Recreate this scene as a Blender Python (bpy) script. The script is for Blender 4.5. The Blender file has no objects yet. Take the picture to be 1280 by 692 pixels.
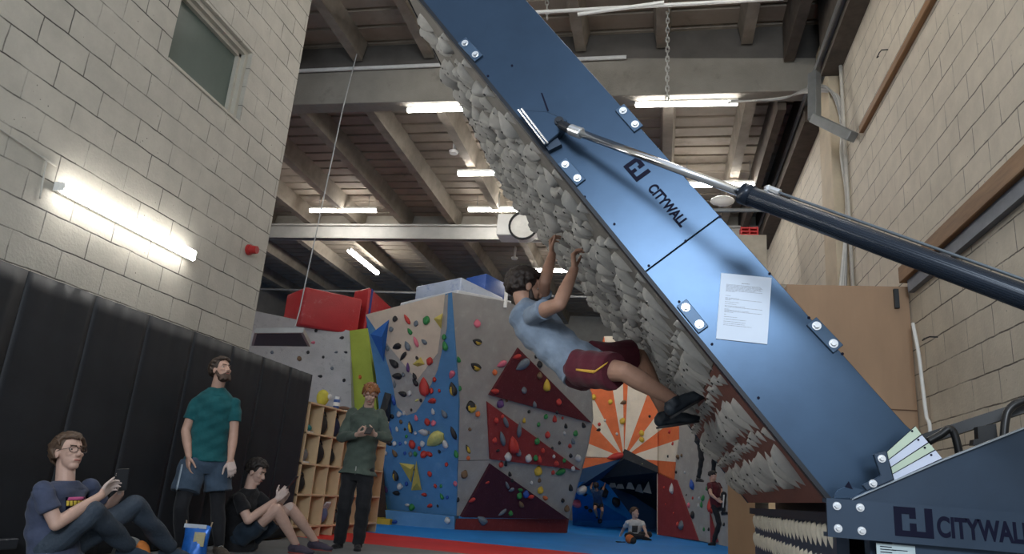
import bpy, bmesh, math, random
from mathutils import Vector, Matrix
from mathutils.bvhtree import BVHTree
random.seed(7)
S = bpy.context.scene
COL = S.collection
# ------------------------------------------------------------------ camera
FPX, PX, PY = 915.0, 640.0, 346.0
CAM = Vector((0, 0, 0.76))
_d = Vector((825 - PX, 628 - PY, FPX)).normalized()
_r = math.atan(0.08)
_up = Vector((math.cos(_r), math.sin(_r), 0)).cross(_d).normalized()
if _up.y > 0: _up = -_up
_ri = _d.cross(_up)
if _ri.x < 0: _ri = -_ri
RX, RY, RZ = _ri, _d, _up                      # world axes seen from the camera
cam = bpy.data.cameras.new('camera'); camo = bpy.data.objects.new('camera', cam); COL.objects.link(camo)
cam.sensor_width = 36; cam.lens = FPX / 1280 * 36; cam.clip_end = 200; cam.clip_start = 0.05
cx = Vector((RX.x, RY.x, RZ.x)); cy = Vector((RX.y, RY.y, RZ.y)); cz = Vector((RX.z, RY.z, RZ.z))
m3 = Matrix((cx, -cy, -cz)).transposed()
camo.matrix_world = Matrix.Translation(CAM) @ m3.to_4x4()
S.camera = camo
# ------------------------------------------------------------------ world, view
w = bpy.data.worlds.new('world'); S.world = w; w.use_nodes = True
w.node_tree.nodes['Background'].inputs[0].default_value = (0.80, 0.88, 1.0, 1)
w.node_tree.nodes['Background'].inputs[1].default_value = 0.45
S.view_settings.view_transform = 'Standard'; S.view_settings.look = 'None'
S.view_settings.gamma = 1; S.view_settings.use_curve_mapping = False
S.view_settings.exposure = 0.80
TUBE_E = 26.0
FAR_E = 27.0
# unseen area light added behind the camera for the blue panel's highlight
dl = bpy.data.lights.new('panel_highlight_light', 'AREA'); dl.shape = 'RECTANGLE'; dl.size = 2.4; dl.size_y = 1.2
dl.energy = 185; dl.color = (0.80, 0.90, 1.0)
dlo = bpy.data.objects.new('panel_highlight_light', dl); COL.objects.link(dlo)
dlo.location = (.35, -3.8, 3.75); dlo.rotation_euler = (math.radians(72), 0, 0)

def ray(x, y):
    return cx * (x - PX) + cy * (y - PY) + cz * FPX
def P(x, y, Y=None, X=None, Z=None):
    r = ray(x, y)
    if Y is not None: t = (Y - CAM.y) / r.y
    elif X is not None: t = (X - CAM.x) / r.x
    else: t = (Z - CAM.z) / r.z
    return CAM + r * t
def proj(p):
    q = Vector(p) - CAM
    return PX + FPX * q.dot(cx) / q.dot(cz), PY + FPX * q.dot(cy) / q.dot(cz)

# ------------------------------------------------------------------ materials
def nn(nt, t, **k):
    n = nt.nodes.new(t)
    for a, b in k.items(): setattr(n, a, b)
    return n
def M(name, col, rough=.6, metal=0., var=.12, vs=6., bump=0., bs=40., spec=.4, stretch=None, sheen=0., streak=None):
    m = bpy.data.materials.new(name); m.use_nodes = True
    nt = m.node_tree; b = nt.nodes['Principled BSDF']
    b.inputs['Roughness'].default_value = rough; b.inputs['Metallic'].default_value = metal
    b.inputs['Specular IOR Level'].default_value = spec
    if sheen: b.inputs['Sheen Weight'].default_value = sheen
    tc = nn(nt, 'ShaderNodeTexCoord'); mp = nn(nt, 'ShaderNodeMapping')
    if stretch: mp.inputs['Scale'].default_value = stretch
    nt.links.new(tc.outputs['Object'], mp.inputs[0])
    n = nn(nt, 'ShaderNodeTexNoise'); n.inputs['Scale'].default_value = vs; n.inputs['Detail'].default_value = 6
    n.inputs['Roughness'].default_value = .62
    nt.links.new(mp.outputs[0], n.inputs['Vector'])
    mr = nn(nt, 'ShaderNodeMapRange'); mr.inputs[1].default_value = .3; mr.inputs[2].default_value = .7
    mr.inputs[3].default_value = 1 - var; mr.inputs[4].default_value = 1 + var
    nt.links.new(n.outputs['Fac'], mr.inputs[0])
    mx = nn(nt, 'ShaderNodeVectorMath', operation='SCALE'); mx.inputs[0].default_value = col[:3]
    nt.links.new(mr.outputs[0], mx.inputs['Scale']); nt.links.new(mx.outputs[0], b.inputs['Base Color'])
    if bump:
        n2 = nn(nt, 'ShaderNodeTexNoise'); n2.inputs['Scale'].default_value = bs; n2.inputs['Detail'].default_value = 5
        nt.links.new(mp.outputs[0], n2.inputs['Vector'])
        bp = nn(nt, 'ShaderNodeBump'); bp.inputs['Strength'].default_value = bump; bp.inputs['Distance'].default_value = .02
        nt.links.new(n2.outputs['Fac'], bp.inputs['Height']); nt.links.new(bp.outputs[0], b.inputs['Normal'])
    return m
def EM(name, col, e):
    m = bpy.data.materials.new(name); m.use_nodes = True
    b = m.node_tree.nodes['Principled BSDF']; b.inputs['Base Color'].default_value = (.8, .8, .8, 1)
    b.inputs['Emission Color'].default_value = (*col, 1); b.inputs['Emission Strength'].default_value = e
    return m
def block_mat(name, col, mort, axis='Y'):
    """painted concrete blockwork, 440 x 215 courses; axis = the horizontal axis running along the wall"""
    m = bpy.data.materials.new(name); m.use_nodes = True
    nt = m.node_tree; b = nt.nodes['Principled BSDF']; b.inputs['Roughness'].default_value = .65
    tc = nn(nt, 'ShaderNodeTexCoord'); sp = nn(nt, 'ShaderNodeSeparateXYZ'); cb = nn(nt, 'ShaderNodeCombineXYZ')
    nt.links.new(tc.outputs['Object'], sp.inputs[0])
    nt.links.new(sp.outputs[axis], cb.inputs[0]); nt.links.new(sp.outputs['Z'], cb.inputs[1])
    wob = nn(nt, 'ShaderNodeTexNoise'); wob.inputs['Scale'].default_value = 5; wob.inputs['Detail'].default_value = 4
    nt.links.new(tc.outputs['Object'], wob.inputs['Vector'])
    ws = nn(nt, 'ShaderNodeVectorMath', operation='SCALE'); ws.inputs['Scale'].default_value = .022
    nt.links.new(wob.outputs['Color'], ws.inputs[0])
    ad = nn(nt, 'ShaderNodeVectorMath', operation='ADD'); nt.links.new(cb.outputs[0], ad.inputs[0]); nt.links.new(ws.outputs[0], ad.inputs[1])
    br = nn(nt, 'ShaderNodeTexBrick'); br.inputs['Scale'].default_value = 1
    br.inputs['Brick Width'].default_value = .45; br.inputs['Row Height'].default_value = .225
    br.inputs['Mortar Size'].default_value = .006; br.inputs['Mortar Smooth'].default_value = .35
    br.inputs['Color1'].default_value = (*col, 1); br.inputs['Color2'].default_value = (*[c * .93 for c in col], 1)
    br.inputs['Mortar'].default_value = (*mort, 1); br.inputs['Bias'].default_value = -.2
    nt.links.new(ad.outputs[0], br.inputs['Vector'])
    # bed joints read as long lines, the upright joints are mostly painted over; both come and go in patches
    bh = nn(nt, 'ShaderNodeTexBrick'); bh.inputs['Scale'].default_value = 1; bh.inputs['Brick Width'].default_value = 500; bh.inputs['Row Height'].default_value = .225
    bh.inputs['Mortar Size'].default_value = .0065; bh.inputs['Mortar Smooth'].default_value = .4; nt.links.new(ad.outputs[0], bh.inputs['Vector'])
    pn = nn(nt, 'ShaderNodeTexNoise'); pn.inputs['Scale'].default_value = 1.7; pn.inputs['Detail'].default_value = 6; pn.inputs['Roughness'].default_value = .7
    nt.links.new(tc.outputs['Object'], pn.inputs['Vector'])
    pr = nn(nt, 'ShaderNodeMapRange'); pr.inputs[1].default_value = .42; pr.inputs[2].default_value = .60; pr.inputs[3].default_value = .12; pr.inputs[4].default_value = .9
    nt.links.new(pn.outputs['Fac'], pr.inputs[0])
    pr2 = nn(nt, 'ShaderNodeMapRange'); pr2.inputs[1].default_value = .36; pr2.inputs[2].default_value = .56; pr2.inputs[3].default_value = .25; pr2.inputs[4].default_value = 1.
    nt.links.new(pn.outputs['Fac'], pr2.inputs[0])
    m1 = nn(nt, 'ShaderNodeMath', operation='MULTIPLY'); nt.links.new(br.outputs['Fac'], m1.inputs[0]); nt.links.new(pr.outputs[0], m1.inputs[1])
    m2 = nn(nt, 'ShaderNodeMath', operation='MULTIPLY'); nt.links.new(bh.outputs['Fac'], m2.inputs[0]); nt.links.new(pr2.outputs[0], m2.inputs[1])
    mu = nn(nt, 'ShaderNodeMath', operation='MAXIMUM'); nt.links.new(m1.outputs[0], mu.inputs[0]); nt.links.new(m2.outputs[0], mu.inputs[1])
    mixc = nn(nt, 'ShaderNodeMix', data_type='RGBA'); nt.links.new(mu.outputs[0], mixc.inputs[0])
    dn = nn(nt, 'ShaderNodeTexNoise'); dn.inputs['Scale'].default_value = 3.; dn.inputs['Detail'].default_value = 8; dn.inputs['Roughness'].default_value = .7
    nt.links.new(tc.outputs['Object'], dn.inputs['Vector'])
    dr = nn(nt, 'ShaderNodeMapRange'); dr.inputs[1].default_value = .3; dr.inputs[2].default_value = .7; dr.inputs[3].default_value = .84; dr.inputs[4].default_value = 1.08
    nt.links.new(dn.outputs['Fac'], dr.inputs[0])
    sc = nn(nt, 'ShaderNodeVectorMath', operation='SCALE'); sc.inputs[0].default_value = col; nt.links.new(dr.outputs[0], sc.inputs['Scale'])
    # small blow-holes in the block faces
    vo = nn(nt, 'ShaderNodeTexVoronoi'); vo.inputs['Scale'].default_value = 16; nt.links.new(tc.outputs['Object'], vo.inputs['Vector'])
    vr = nn(nt, 'ShaderNodeMapRange'); vr.inputs[1].default_value = .05; vr.inputs[2].default_value = .11; vr.inputs[3].default_value = 1; vr.inputs[4].default_value = 0; nt.links.new(vo.outputs['Distance'], vr.inputs[0])
    vg = nn(nt, 'ShaderNodeMapRange'); vg.inputs[1].default_value = .52; vg.inputs[2].default_value = .60; nt.links.new(dn.outputs['Fac'], vg.inputs[0])
    vm = nn(nt, 'ShaderNodeMath', operation='MULTIPLY'); nt.links.new(vr.outputs[0], vm.inputs[0]); nt.links.new(vg.outputs[0], vm.inputs[1])
    pit_ = nn(nt, 'ShaderNodeMix', data_type='RGBA'); nt.links.new(vm.outputs[0], pit_.inputs[0]); nt.links.new(sc.outputs[0], pit_.inputs[6]); pit_.inputs[7].default_value = (*[c * .8 for c in mort], 1)
    nt.links.new(pit_.outputs[2], mixc.inputs[6]); mixc.inputs[7].default_value = (*mort, 1)
    nt.links.new(mixc.outputs[2], b.inputs['Base Color'])
    fn = nn(nt, 'ShaderNodeTexNoise'); fn.inputs['Scale'].default_value = 45; fn.inputs['Detail'].default_value = 6
    nt.links.new(tc.outputs['Object'], fn.inputs['Vector'])
    hh = nn(nt, 'ShaderNodeMath', operation='MULTIPLY_ADD'); hh.inputs[1].default_value = -1.0
    fm = nn(nt, 'ShaderNodeMath', operation='MULTIPLY'); fm.inputs[1].default_value = .35; nt.links.new(fn.outputs['Fac'], fm.inputs[0])
    nt.links.new(mu.outputs[0], hh.inputs[0]); nt.links.new(fm.outputs[0], hh.inputs[2])
    bp = nn(nt, 'ShaderNodeBump'); bp.inputs['Strength'].default_value = .7; bp.inputs['Distance'].default_value = .012
    nt.links.new(hh.outputs[0], bp.inputs['Height']); nt.links.new(bp.outputs[0], b.inputs['Normal'])
    return m
def speck_mat(name, col, spk, amt=.6, scale=7, rough=.75):
    """textured paint with chalk smears and dark scuffs"""
    m = M(name, col, rough, var=.12, vs=2.5, bump=.25, bs=60)
    nt = m.node_tree; b = nt.nodes['Principled BSDF']; src = b.inputs['Base Color'].links[0].from_socket
    tc = nn(nt, 'ShaderNodeTexCoord'); v = nn(nt, 'ShaderNodeTexNoise'); v.inputs['Scale'].default_value = scale; v.inputs['Detail'].default_value = 8; v.inputs['Roughness'].default_value = .75
    nt.links.new(tc.outputs['Object'], v.inputs['Vector'])
    mr = nn(nt, 'ShaderNodeMapRange'); mr.inputs[1].default_value = .56; mr.inputs[2].default_value = .72; mr.inputs[3].default_value = 0; mr.inputs[4].default_value = amt
    nt.links.new(v.outputs['Fac'], mr.inputs[0])
    mx = nn(nt, 'ShaderNodeMix', data_type='RGBA'); nt.links.new(mr.outputs[0], mx.inputs[0]); nt.links.new(src, mx.inputs[6]); mx.inputs[7].default_value = (*spk, 1)
    nt.links.new(mx.outputs[2], b.inputs['Base Color'])
    return m
_mc = {}
def mat(name, *a, **k):
    if name not in _mc: _mc[name] = M(name, *a, **k)
    return _mc[name]

# ------------------------------------------------------------------ object helpers
WL = {}
def wl(o): return WL.get(o.name, Vector((0, 0, 0))) if o else Vector((0, 0, 0))
def tag(o, label=None, cat=None, group=None, kind=None):
    if label: o['label'] = label
    if cat: o['category'] = cat
    if group: o['group'] = group
    if kind: o['kind'] = kind
    return o
def thing(name, label, cat, loc, group=None):
    o = bpy.data.objects.new(name, None); COL.objects.link(o); o.location = loc; o.empty_display_size = .1
    WL[o.name] = Vector(loc); return tag(o, label, cat, group)
def obj(name, bm, m, parent=None, smooth=False, origin=None):
    """link a bmesh given in world coordinates as ONE mesh object; its origin goes to its parent's, or to its own base"""
    if parent is not None: org = wl(parent)
    elif origin is not None: org = Vector(origin)
    else:
        vs = [v.co for v in bm.verts]; lo = [min(v[i] for v in vs) for i in range(3)]; hi = [max(v[i] for v in vs) for i in range(3)]
        org = Vector(((lo[0] + hi[0]) / 2, (lo[1] + hi[1]) / 2, lo[2]))
    bmesh.ops.translate(bm, verts=bm.verts, vec=-org)
    me = bpy.data.meshes.new(name); bm.to_mesh(me); bm.free()
    for mm in (m if isinstance(m, (list, tuple)) else [m]): me.materials.append(mm)
    if smooth:
        for p in me.polygons: p.use_smooth = True
    o = bpy.data.objects.new(name, me); COL.objects.link(o)
    if parent is not None: o.parent = parent
    else: o.location = org
    WL[o.name] = org
    return o
def struct(name, bm, m, parent=None, smooth=False):
    o = obj(name, bm, m, parent, smooth, origin=None if parent else (0, 0, 0))
    if parent is None: o['kind'] = 'structure'
    return o
def BM(): return bmesh.new()
def box(bm, lo, hi, mi=0):
    lo = Vector(lo); hi = Vector(hi)
    r = bmesh.ops.create_cube(bm, size=1)
    for v in r['verts']:
        v.co = Vector(((lo.x + hi.x) / 2 + v.co.x * (hi.x - lo.x), (lo.y + hi.y) / 2 + v.co.y * (hi.y - lo.y), (lo.z + hi.z) / 2 + v.co.z * (hi.z - lo.z)))
    if mi:
        for f in {f for v in r['verts'] for f in v.link_faces}: f.material_index = mi
    return r['verts']
def obox(bm, c, ax, ay, az):
    """box at c with half-extent vectors"""
    r = bmesh.ops.create_cube(bm, size=2)
    for v in r['verts']: v.co = Vector(c) + Vector(ax) * v.co.x + Vector(ay) * v.co.y + Vector(az) * v.co.z
    bmesh.ops.recalc_face_normals(bm, faces=list({f for v in r['verts'] for f in v.link_faces}))
    return r['verts']
def prism(bm, pts, ext, mi=0):
    """polygon pts (3D) extruded by vector ext into a closed solid"""
    ext = Vector(ext); a = [bm.verts.new(Vector(p)) for p in pts]; b = [bm.verts.new(Vector(p) + ext) for p in pts]
    fs = [bm.faces.new(a), bm.faces.new(b[::-1])]
    n = len(pts)
    for i in range(n): fs.append(bm.faces.new((a[i], b[i], b[(i + 1) % n], a[(i + 1) % n])))
    bmesh.ops.recalc_face_normals(bm, faces=fs)
    for f in fs: f.material_index = mi
    return a + b
def frame_of(d):
    d = Vector(d).normalized(); u = d.cross(Vector((0, 0, 1)))
    if u.length < 1e-3: u = d.cross(Vector((0, 1, 0)))
    u.normalize(); return u, d.cross(u).normalized()
def cone(bm, p0, p1, r0, r1=None, n=14, mi=0, e0=None, flat=1.0):
    p0 = Vector(p0); p1 = Vector(p1); r1 = r0 if r1 is None else r1
    u, v = frame_of(p1 - p0)
    if e0 is not None:
        d = (p1 - p0).normalized(); u = (Vector(e0) - d * d.dot(Vector(e0))).normalized(); v = d.cross(u)
    A = []; B = []
    for i in range(n):
        c, s = math.cos(2 * math.pi * i / n), math.sin(2 * math.pi * i / n) * flat
        A.append(bm.verts.new(p0 + (u * c + v * s) * r0)); B.append(bm.verts.new(p1 + (u * c + v * s) * r1))
    fs = [bm.faces.new(A[::-1]), bm.faces.new(B)]
    for i in range(n): fs.append(bm.faces.new((A[i], A[(i + 1) % n], B[(i + 1) % n], B[i])))
    bmesh.ops.recalc_face_normals(bm, faces=fs)
    for f in fs: f.material_index = mi
    return A + B
def ball(bm, c, r, rot=None, sub=2, mi=0):
    rr = bmesh.ops.create_icosphere(bm, subdivisions=sub, radius=1)
    r = Vector((r, r, r)) if isinstance(r, (int, float)) else Vector(r)
    for v in rr['verts']:
        p = Vector((v.co.x * r.x, v.co.y * r.y, v.co.z * r.z))
        v.co = Vector(c) + (rot @ p if rot else p)
    if mi:
        for f in {f for v in rr['verts'] for f in v.link_faces}: f.material_index = mi
    return rr['verts']
def caps(bm, p0, p1, r0, r1=None, n=14):
    r1 = r0 if r1 is None else r1
    cone(bm, p0, p1, r0, r1, n); ball(bm, p0, r0); ball(bm, p1, r1)
def tube(bm, pts, r, n=8, mi=0):
    pts = [Vector(p) for p in pts]; rings = []; u = None
    for i, p in enumerate(pts):
        d = (pts[min(i + 1, len(pts) - 1)] - pts[max(i - 1, 0)]).normalized()
        if u is None: u, _ = frame_of(d)
        u = (u - d * d.dot(u)).normalized(); v = d.cross(u)
        rings.append([bm.verts.new(p + (u * math.cos(2 * math.pi * k / n) + v * math.sin(2 * math.pi * k / n)) * r) for k in range(n)])
    fs = []
    for a, b in zip(rings, rings[1:]):
        for k in range(n): fs.append(bm.faces.new((a[k], a[(k + 1) % n], b[(k + 1) % n], b[k])))
    fs += [bm.faces.new(rings[0][::-1]), bm.faces.new(rings[-1])]
    bmesh.ops.recalc_face_normals(bm, faces=fs)
    for f in fs: f.material_index = mi
def spline(pts, k=6):
    pts = [Vector(p) for p in pts]; q = [pts[0]] + pts + [pts[-1]]; out = []
    for i in range(1, len(q) - 2):
        for j in range(k):
            t = j / k; a, b, c, d = q[i - 1], q[i], q[i + 1], q[i + 2]
            out.append(.5 * ((2 * b) + (c - a) * t + (2 * a - 5 * b + 4 * c - d) * t * t + (3 * b - a - 3 * c + d) * t ** 3))
    return out + [pts[-1]]
def bevel(bm, w=.01, seg=2):
    bmesh.ops.bevel(bm, geom=list(bm.edges), offset=w, segments=seg, affect='EDGES', profile=.5)
def text_bm(s, size, o, ex, ey, depth=.0015):
    """letters as thin raised solids; o = lower-left corner, ex / ey = reading and up directions"""
    cu = bpy.data.curves.new('t', 'FONT'); cu.body = s; cu.size = size; cu.extrude = depth; cu.offset = size * .034
    to = bpy.data.objects.new('t', cu); COL.objects.link(to)
    dg = bpy.context.evaluated_depsgraph_get(); me = bpy.data.meshes.new_from_object(to.evaluated_get(dg))
    bm = BM(); bm.from_mesh(me); bpy.data.objects.remove(to); bpy.data.curves.remove(cu); bpy.data.meshes.remove(me)
    ex = Vector(ex); ey = Vector(ey); ez = ex.cross(ey)
    for v in bm.verts: v.co = Vector(o) + ex * v.co.x + ey * v.co.y + ez * v.co.z
    return bm
def remesh(bm, vox, smooth=2):
    """fuse overlapping solids into one continuous surface"""
    me = bpy.data.meshes.new('r'); bm.to_mesh(me); bm.free(); o = bpy.data.objects.new('r', me); COL.objects.link(o)
    md = o.modifiers.new('r', 'REMESH'); md.mode = 'VOXEL'; md.voxel_size = vox
    dg = bpy.context.evaluated_depsgraph_get(); m2 = bpy.data.meshes.new_from_object(o.evaluated_get(dg))
    b = BM(); b.from_mesh(m2); bpy.data.objects.remove(o); bpy.data.meshes.remove(me); bpy.data.meshes.remove(m2)
    for _ in range(smooth): bmesh.ops.smooth_vert(b, verts=b.verts, factor=.5, use_axis_x=True, use_axis_y=True, use_axis_z=True)
    return b
# ================================================================== THE HALL
WLX, WRX = -4.46, 2.2
M_blockL = block_mat('painted_blockwork', (.47, .445, .385), (.055, .05, .045), 'Y')
M_blockR = block_mat('painted_blockwork_right', (.66, .59, .475), (.13, .11, .09), 'Y')
M_conc = speck_mat('beam_concrete', (.25, .23, .195), (.14, .12, .10), .6, 2.2)
M_joist = M('joist_concrete', (.27, .235, .19), .8, var=.25, vs=3, bump=.2)
M_deck = speck_mat('roof_deck', (.30, .255, .205), (.10, .08, .06), .55, 1.6)
M_white = M('white_paint', (.75, .74, .70), .4, var=.05)
M_grey = M('grey_steel', (.24, .25, .25), .45, .5, var=.12)
M_dark = M('dark_plastic', (.025, .026, .028), .5, var=.1)
M_chrome = M('bright_steel', (.78, .79, .80), .18, 1., var=.03)
M_ply = M('plywood', (.37, .235, .14), .6, var=.12, vs=2.5, stretch=(1, 1, .25))
M_wood = M('timber', (.27, .145, .066), .6, var=.28, vs=7, stretch=(4, .35, 4))
M_birch = M('birch_ply', (.62, .45, .27), .5, var=.08, vs=4)
M_tubew = EM('lit_tube', (1.0, .97, .92), TUBE_E)
M_tubeh = EM('lit_wall_tube', (1.0, .97, .92), 13.0)
M_tubef = EM('lit_tube_far', (1.0, .96, .9), FAR_E)

bm = BM(); box(bm, (-13, -4, -.3), (4, 9.08, 0)); struct('floor', bm, M('floor_mat_grey', (.17, .175, .18), .8, var=.15, vs=1.5, bump=.1, bs=90))
bm = BM(); box(bm, (-13, 9.08, -.3), (4, 11.0, 0)); struct('floor_red', bm, M('floor_mat_red', (.62, .026, .022), .6, var=.12, vs=1.2, bump=.06))
bm = BM(); box(bm, (-13, 11.0, -.3), (4, 25, 0)); struct('floor_blue', bm, M('floor_mat_blue', (.011, .23, .68), .6, var=.12, vs=.8, bump=.06))

# left wall: an office block of painted blockwork with one window opening
WY0, WY1, WZ0, WZ1 = 5.08, 6.28, 4.27, 5.13
bm = BM()
x0, x1 = WLX - .3, WLX
box(bm, (x0, -2.0, 0), (x1, WY0, 7.6)); box(bm, (x0, WY1, 0), (x1, 7.24, 7.6))
box(bm, (x0, WY0, 0), (x1, WY1, WZ0)); box(bm, (x0, WY0, WZ1), (x1, WY1, 7.6))
struct('wall_left', bm, M_blockL)
wn = thing('window_1', None, None, (WLX - .14, (WY0 + WY1) / 2, WZ0)); wn['kind'] = 'structure'
bm = BM(); box(bm, (WLX - .16, WY0 - .01, WZ0 - .01), (WLX - .145, WY1 + .01, WZ1 + .01)); obj('pane', bm, M('window_pane', (.105, .135, .115), .35, var=.1, vs=3), wn)
bm = BM()
box(bm, (WLX - .145, WY1 - .05, WZ0), (WLX - .05, WY1, WZ1)); box(bm, (WLX - .145, WY0, WZ1 - .05), (WLX - .05, WY1 - .05, WZ1))
box(bm, (WLX - .145, WY1 - .09, WZ0), (WLX - .10, WY1 - .05, WZ1 - .05)); box(bm, (WLX - .145, WY0, WZ1 - .09), (WLX - .10, WY1 - .05, WZ1 - .05))
obj('window_frame', bm, M('window_frame_paint', (.50, .47, .40), .5, var=.08), wn)
bm = BM(); box(bm, (WLX - .145, WY0, WZ0), (WLX + .012, WY1, WZ0 + .025)); obj('window_sill', bm, mat('window_frame_paint2', (.46, .43, .37), .5), wn)

# right wall, column, far and left boundary walls
bm = BM(); box(bm, (WRX, -2, 0), (WRX + .3, 25, 7.9)); struct('wall_right', bm, M_blockR)
bm = BM(); box(bm, (WRX - .14, 9.1, 0), (WRX, 9.74, 7.05)); bevel(bm, .012); struct('trim_1', bm, M('column_paint', (.55, .46, .33), .7, var=.12, vs=4))
bm = BM(); box(bm, (-13.3, 24.6, 0), (WRX + .3, 25, 7.9)); struct('wall_back', bm, M('back_wall', (.34, .33, .30), .8, var=.2, vs=1.2))
bm = BM(); box(bm, (-13.3, 7.24, 0), (-13, 25, 7.9)); struct('wall_far_left', bm, mat('back_wall_left', (.30, .29, .27), .8, var=.2, vs=1.2))

# ------------------------------------------------------------------ roof
def deck(bm, y0, y1, z, pitch, x0=-13.3, x1=WRX + .3):
    box(bm, (x0, y0, z + .05), (x1, y1, z + .14))
    y = y0
    while y < y1 - .02:
        box(bm, (x0, y, z), (x1, min(y + pitch * .80, y1), z + .055)); y += pitch
bm = BM()
deck(bm, 2.2, 9.9, 7.62, .42); deck(bm, 9.9, 15.9, 6.98, .36); deck(bm, 15.9, 25, 6.72, .36)
struct('ceiling', bm, M_deck)
bm = BM(); box(bm, (-13.3, 9.82, 7.06), (WRX + .3, 9.9, 7.76)); struct('trim_5', bm, mat('riser_board', (.10, .09, .08), .8, var=.2, vs=2))
jn = 0
for (y0, y1, zb, zt, xs) in ((2.2, 9.75, 7.30, 7.64, [-6.2 + 1.22 * i for i in range(7)]),
                             (10.06, 15.8, 6.62, 7.0, [-9.75 + 1.22 * i for i in range(10)]),
                             (16.1, 24.6, 6.42, 6.74, [-12.0 + 1.45 * i for i in range(10)])):
    for x in xs:
        bm = BM(); box(bm, (x - .08, y0, zb), (x + .08, y1, zt)); jn += 1
        prism(bm, [(x - .08, y0, zb + .06), (x - .13, y0, zt), (x + .13, y0, zt), (x + .08, y0, zb + .06)], (0, y1 - y0, 0))
        struct('trim_%d' % (jn + 10), bm, M_joist)
# edge framing along the right wall (dark steel and timber plates under the eaves, dark also for the shade there)
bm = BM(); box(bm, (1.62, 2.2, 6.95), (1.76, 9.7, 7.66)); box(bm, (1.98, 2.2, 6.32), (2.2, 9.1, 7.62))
struct('trim_50', bm, M('eaves_timber_and_shade', (.10, .082, .065), .8, var=.3, vs=5))
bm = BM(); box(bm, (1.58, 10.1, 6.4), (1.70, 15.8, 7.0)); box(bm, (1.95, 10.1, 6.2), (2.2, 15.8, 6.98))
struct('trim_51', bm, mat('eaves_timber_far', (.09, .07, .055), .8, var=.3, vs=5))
# main beams
bm = BM(); prism(bm, [(-13, 9.75, 6.56), (WRX, 9.75, 6.50), (WRX, 9.75, 7.02), (-.8, 9.75, 7.16), (-6, 9.75, 7.12), (-13, 9.75, 7.05)], (0, .3, 0)); bevel(bm, .015)
struct('trim_2', bm, M_conc)
bm = BM(); box(bm, (-13, 15.85, 6.5), (WRX, 16.1, 7.02)); struct('trim_3', bm, mat('second_beam', (.36, .33, .28), .8, var=.2, vs=2))
bm = BM(); box(bm, (-13, 15.42, 6.22), (WRX, 15.48, 6.58)); box(bm, (-13, 15.34, 6.54), (WRX, 15.56, 6.58)); box(bm, (-13, 15.34, 6.22), (WRX, 15.56, 6.26))
struct('trim_4', bm, mat('steel_channel_paint', (.42, .41, .38), .5, var=.12, vs=3))
for i, (y, z, r) in enumerate(((9.70, 7.13, .032), (7.6, 7.06, .032), (19.0, 5.90, .03))):
    bm = BM(); cone(bm, (-13, y, z), (-.62 if i < 2 else 2.1, y, z), r, n=10)
    tag(obj('water_pipe', bm, M('pipe_paint_%d' % i, (.62, .62, .60) if i < 2 else (.25, .25, .25), .4, var=.1)), ('pale pipe running along the top edge of the nearest concrete beam', 'pale overhead pipe nearest the camera above the concrete beam', 'thin dark pipe crossing the roof above the red crash mats')[i], 'pipe')
# loose strips and conduits above the first beam (upper middle)
for i, (a, b, lab) in enumerate((((640, 17, 7.5), (980, -2, 7.5), 'white cable conduit strung across the roof bay right of the board'), ((722, 18, 7.3), (830, 3, 7.3), 'short white strip sloping under the roof beside the hanging chain'))):
    bm = BM(); cone(bm, P(a[0], a[1], Y=a[2]), P(b[0], b[1], Y=b[2]), .022, n=8); tag(obj('conduit', bm, M_white), lab, 'conduit')

# ------------------------------------------------------------------ lamps
def batten(p0, p1, label, m, r=.026, hang=0., two=False, side=(0, 0, 1)):
    p0 = Vector(p0); p1 = Vector(p1); t = thing('tube_light', label, 'lamp', (p0 + p1) / 2, 'fluorescent tube lights')
    d = (p1 - p0).normalized(); sd = Vector(side)
    bm = BM(); c = (p0 + p1) / 2 + sd * .05; obox(bm, c, d * ((p1 - p0).length / 2 + .02), d.cross(sd) * .035, sd * .022); obj('lamp_housing', bm, M_white, t)
    for k in ((-1, 1) if two else (0,)):
        o = d.cross(sd) * (.026 * k)
        bm = BM(); cone(bm, p0 + o, p1 + o, r, n=12); obj('tube', bm, m, t, True)
    for e, s in ((p0, 1), (p1, -1)):
        bm = BM(); obox(bm, e - d * s * .008 + sd * .015, d * .01, d.cross(sd) * .032, sd * .03); obj('end_cap', bm, M_white, t)
    if hang:
        for f in (.12, .88):
            q = p0.lerp(p1, f); bm = BM(); cone(bm, q + sd * .07, Vector((q.x, q.y, hang)), .006, n=6); obj('hanger', bm, M_grey, t)
    return t
batten((WLX + .09, 4.27, 2.66), (WLX + .09, 5.88, 2.66), 'bright double tube light on the white block wall left', M_tubeh, .024, two=True, side=(-1, 0, 0))
batten(P(795, 131, Y=9.95), P(921, 129, Y=9.95), 'tube light under the concrete beam right of the board', M_tubew, .034)
a = P(510, 138, Y=9.95); batten(a, a + Vector((1.5, 0, 0)), 'tube light under the concrete beam, half hidden behind the board', M_tubew, .034)
batten(P(388, 263, Y=14.6), P(470, 263, Y=14.6), 'tube light hung before the second beam, above the red crash mats', M_tubew, .045, hang=6.98)
a = P(586, 262, Y=14.6); batten(a, a + Vector((1.5, 0, 0)), 'tube light hung before the second beam next to the fan heater', M_tubew, .045, hang=6.98)
a = P(437, 313, Z=6.2); batten(a, (a.x, a.y + 1.9, 6.2), 'tube light running lengthwise, farthest back under the dark roof', M_tubef, .06, hang=6.76)
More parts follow.
